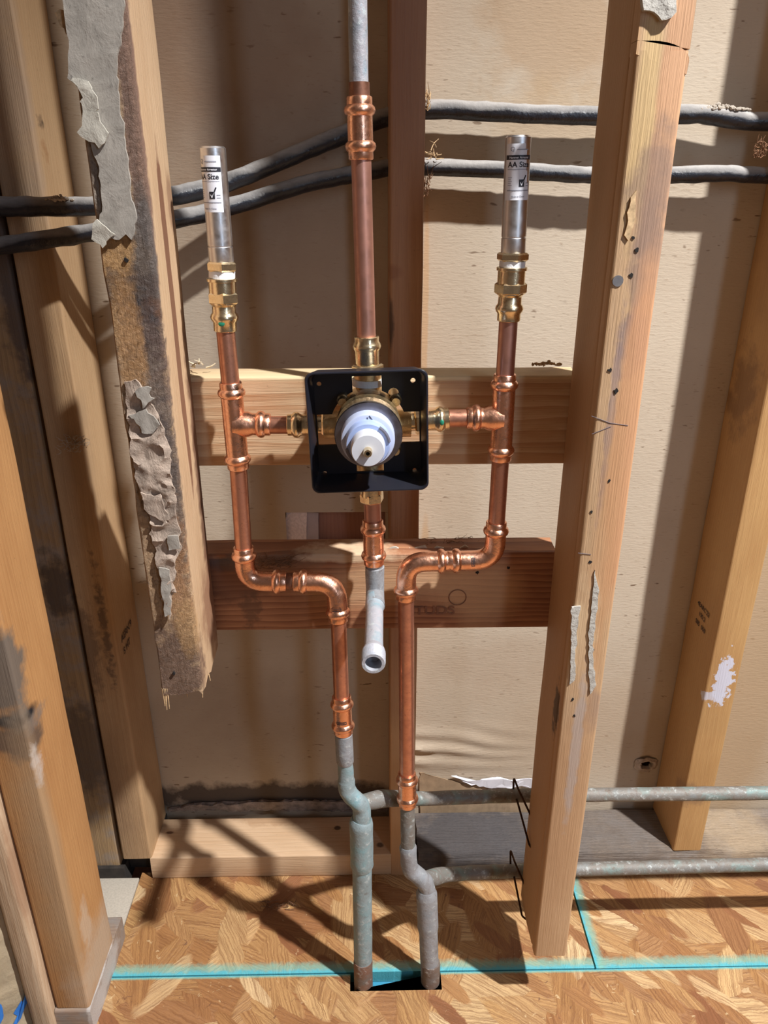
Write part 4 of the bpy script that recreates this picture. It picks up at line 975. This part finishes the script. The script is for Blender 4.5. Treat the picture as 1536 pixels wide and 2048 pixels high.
# ------------------------------------------------------------ valve box
bxr, byp = .614, .645                     # rim front and plate depth
TL, TR, BR, BL = Q(607, 746, bxr), Q(855, 738, bxr), Q(859, 980, bxr), Q(625, 988, bxr)
ctr = (TL+TR+BR+BL)/4; bu = ((TR-TL)+(BR-BL)).normalized(); bv = ((TL-BL)+(TR-BR)).normalized(); bv = (bv - bu*bv.dot(bu)).normalized()
hw = ((TR-TL).length+(BR-BL).length)/4; hh = ((TL-BL).length+(TR-BR).length)/4
vb = thing('valve_mud_guard', ctr - bv*hh, 'square black plastic guard box round the shower valve', 'guard box')
def BP(a, b, y): p = ctr + bu*a + bv*b; return Vector((p.x, y, p.z))
def rrect(w_, h_, r, n=6):
    out = []
    for cx, cy, q in ((w_-r, h_-r, 0), (-w_+r, h_-r, 1), (-w_+r, -h_+r, 2), (w_-r, -h_+r, 3)):
        for k in range(n+1): t = (q+k/n)*math.pi/2; out.append((cx+r*math.cos(t), cy+r*math.sin(t)))
    return out
a = bmesh.new(); th = .0019
loops = [[a.verts.new(BP(x, z, y)) for x, z in rrect(hw-i*.72 if i > .003 else hw-i, hh-i, .007)] for i, y in ((.0050, byp+.002), (0, bxr+.001), (.0006, bxr), (th-.0004, bxr), (th, bxr+.001), (.0070, byp+.002))]
for p, q in zip(loops, loops[1:] + loops[:1]):
    for i in range(len(p)): a.faces.new((p[i], p[(i+1) % len(p)], q[(i+1) % len(p)], q[i]))
obj('rim', a, black_plastic, vb)
# plate with its cross-shaped opening and screw holes
from mathutils.geometry import tessellate_polygon
def loc(px, py): p = Q(px, py, byp) - ctr; return p.dot(bu), p.dot(bv)
cx, cz = loc(737, 852)
slot = .0143; hr = .0335
def cross():
    pts = []; lim = {'r': loc(855, 850)[0], 'l': loc(616, 850)[0], 't': loc(735, 752)[1], 'b': loc(742, 955)[1]}
    sy0, sy1 = loc(830, 884)[1], loc(830, 823)[1]
    sx0, sx1 = loc(704, 760)[0], loc(763, 760)[0]; tx0, tx1 = loc(714, 950)[0], loc(768, 950)[0]
    def arc(a0, a1, n=8): return [(cx+hr*math.cos(a0+(a1-a0)*k/n), cz+hr*math.sin(a0+(a1-a0)*k/n)) for k in range(n+1)]
    aR1 = math.asin((sy1-cz)/hr); aT1 = math.acos((sx1-cx)/hr); aT0 = math.acos((sx0-cx)/hr); aL1 = math.pi-aR1; aL0 = math.pi - math.asin((sy0-cz)/hr)
    aB0 = -math.acos((tx0-cx)/hr); aB1 = -math.acos((tx1-cx)/hr); aR0 = math.asin((sy0-cz)/hr)
    pts += [(lim['r'], sy0), (lim['r'], sy1)] + arc(aR1, aT1) + [(sx1, lim['t']), (sx0, lim['t'])] + arc(aT0, aL1) + [(lim['l'], sy1), (lim['l'], sy0)] + arc(aL0, aB0+2*math.pi) + [(tx0, lim['b']), (tx1, lim['b'])] + arc(aB1, aR0)
    m = hw-.0058; return [(max(-m, min(m, x)), max(-hh+.0078, min(hh-.0078, z))) for x, z in pts]
outer = rrect(hw-.0042, hh-.0058, .006)
holes = [cross()]
for px, py, r in ((638, 768, .0020), (826, 761, .0022), (650, 946, .0018), (829, 940, .0018), (787, 786, .0046)):
    x, z = loc(px, py); holes.append([(x+r*math.cos(t), z+r*math.sin(t)) for t in [2*math.pi*i/12 for i in range(12)]])
allp = [outer] + holes; flat_ = [p for l in allp for p in l]
tris = tessellate_polygon([[Vector((x, z, 0)) for x, z in l] for l in allp])
a = bmesh.new(); f0 = [a.verts.new(BP(x, z, byp)) for x, z in flat_]; f1 = [a.verts.new(BP(x, z, byp+.002)) for x, z in flat_]
for t in tris:
    try: a.faces.new([f0[i] for i in t]); a.faces.new([f1[i] for i in reversed(t)])
    except Exception: pass
k = 0
for l in allp:
    for i in range(len(l)):
        try: a.faces.new((f0[k+i], f1[k+i], f1[k+(i+1) % len(l)], f0[k+(i+1) % len(l)]))
        except Exception: pass
    k += len(l)
obj('plate', a, black_plastic, vb, smooth=False)

# shower valve
vc = Q(737, 868, .605); vz = vc.z; vx = vc.x
val = thing('shower_valve', Vector((vx, .66, vz)), 'brass shower valve body with white cartridge inside the black guard box', 'valve')
fw = Vector((0, -1, 0))
def dial(bm, x, z, prof, n=48): sweep(bm, [Vector((x, prof[0][0], z)), Vector((x, prof[-1][0], z))], [(prof[0][0]-y, r) for y, r in prof], n)
a = bmesh.new()
dial(a, vx, vz+.002, [(.676, .018), (.672, .024), (.640, .0265), (.625, .0275), (.612, .0275)], 32)
sweep(a, [Vector((vx-.040, PD, g(690, 849).z)), Vector((vx+.038, PD, g(800, 846).z))], .0125, 24)
T_ = g(735, 742); sweep(a, [T_+Vector((0, 0, .0)), Vector((vx, PD, vz))], [(0, .0120), (.010, .0120), (.011, .0108), (.018, .0108), (.020, .0128), (-.0001, .0150)], 24)
sweep(a, [g(743, 955), Vector((vx, PD, vz))], [(0, .0125), (-.0001, .014)], 24)
obj('valve_body', a, brass_cast, val, label='cast brass body')
a = bmesh.new(); sweep(a, [g(735, 757), g(735, 770)], .0135, 24); obj('thread_tape', a, tape_white, val)
for k, (dx_, dz_) in enumerate(((-.022, .020), (.0235, .020), (.0235, -.024), (-.0225, -.020))):
    a = bmesh.new(); sweep(a, [Vector((vx+dx_, .668, vz+dz_)), Vector((vx+dx_, .630, vz+dz_))], [(0, .0052), (.030, .0052), (.031, .0040), (-.0001, .0036)], 16); obj('screw_boss', a, brass_cast, val)
a = bmesh.new(); dial(a, vx, vz, [(.630, .0262), (.606, .0268), (.604, .0280), (.6025, .0282), (.601, .0276), (.600, .0262), (.6005, .0245), (.6005, .001)]); obj('bonnet_ring', a, chrome, val, label='pearly grey round bonnet ring')
a = bmesh.new(); dial(a, vx-.0005, vz-.0005, [(.602, .0222), (.590, .0220), (.5885, .0214), (.588, .0200), (.588, .001)]); obj('cartridge', a, white_plastic, val, label='bluish white cartridge')
a = bmesh.new(); dial(a, vx-.0005, vz-.0005, [(.589, .0182), (.578, .0178), (.577, .0170), (.577, .001)]); obj('cartridge_collar', a, blue_plastic, val)
for a0, a1 in ((.15, 1.0), (3.3, 4.3)):      # dark grooves either side of the collar
    a = bmesh.new(); pts = [Vector((vx-.0005+.0172*math.cos(t), .5768, vz-.0005+.0172*math.sin(t))) for t in [a0+(a1-a0)*k/8 for k in range(9)]]; sweep(a, pts, .0013, 8); obj('groove', a, grey_plastic, val)
a = bmesh.new(); dial(a, vx-.0005, vz-.0005, [(.578, .0137), (.564, .0133), (.5625, .0125), (.5622, .001)]); obj('cap', a, plain('white_cap', (.58, .60, .66), .35, .03), val, label='white centre cap')
a = bmesh.new(); sc = Vector((vx-.0005, 0, vz-.0005)); prof = [(.563, .0036), (.5565, .0034), (.5555, .0030), (.5555, .0016), (.5595, .0014), (.5595, .0001)]
rings = [[a.verts.new(Vector((sc.x+r*math.cos(t), y, sc.z+r*math.sin(t)))) for t in [2*math.pi*i/20 for i in range(20)]] for y, r in prof]
for p, q in zip(rings, rings[1:]):
    for i in range(20): a.faces.new((p[i], p[(i+1) % 20], q[(i+1) % 20], q[i]))
st_ = obj('stem', a, brass, val, label='hollow brass stem')
a = bmesh.new(); sweep(a, [Vector((sc.x, .5592, sc.z)), Vector((sc.x, .5588, sc.z))], .0014, 12); obj('stem_bore', a, hole_dark, st_)
for k, (dx_, dz_, l) in enumerate(((-.001, .0192, .003), (.0018, .0190, .002), (.0008, .0205, .002))):
    a = bmesh.new(); sweep(a, [Vector((vx+dx_, .5878, vz+dz_)), Vector((vx+dx_+.0015, .5878, vz+dz_-l))], .0003, 5); obj('moulded_mark', a, ink, val)
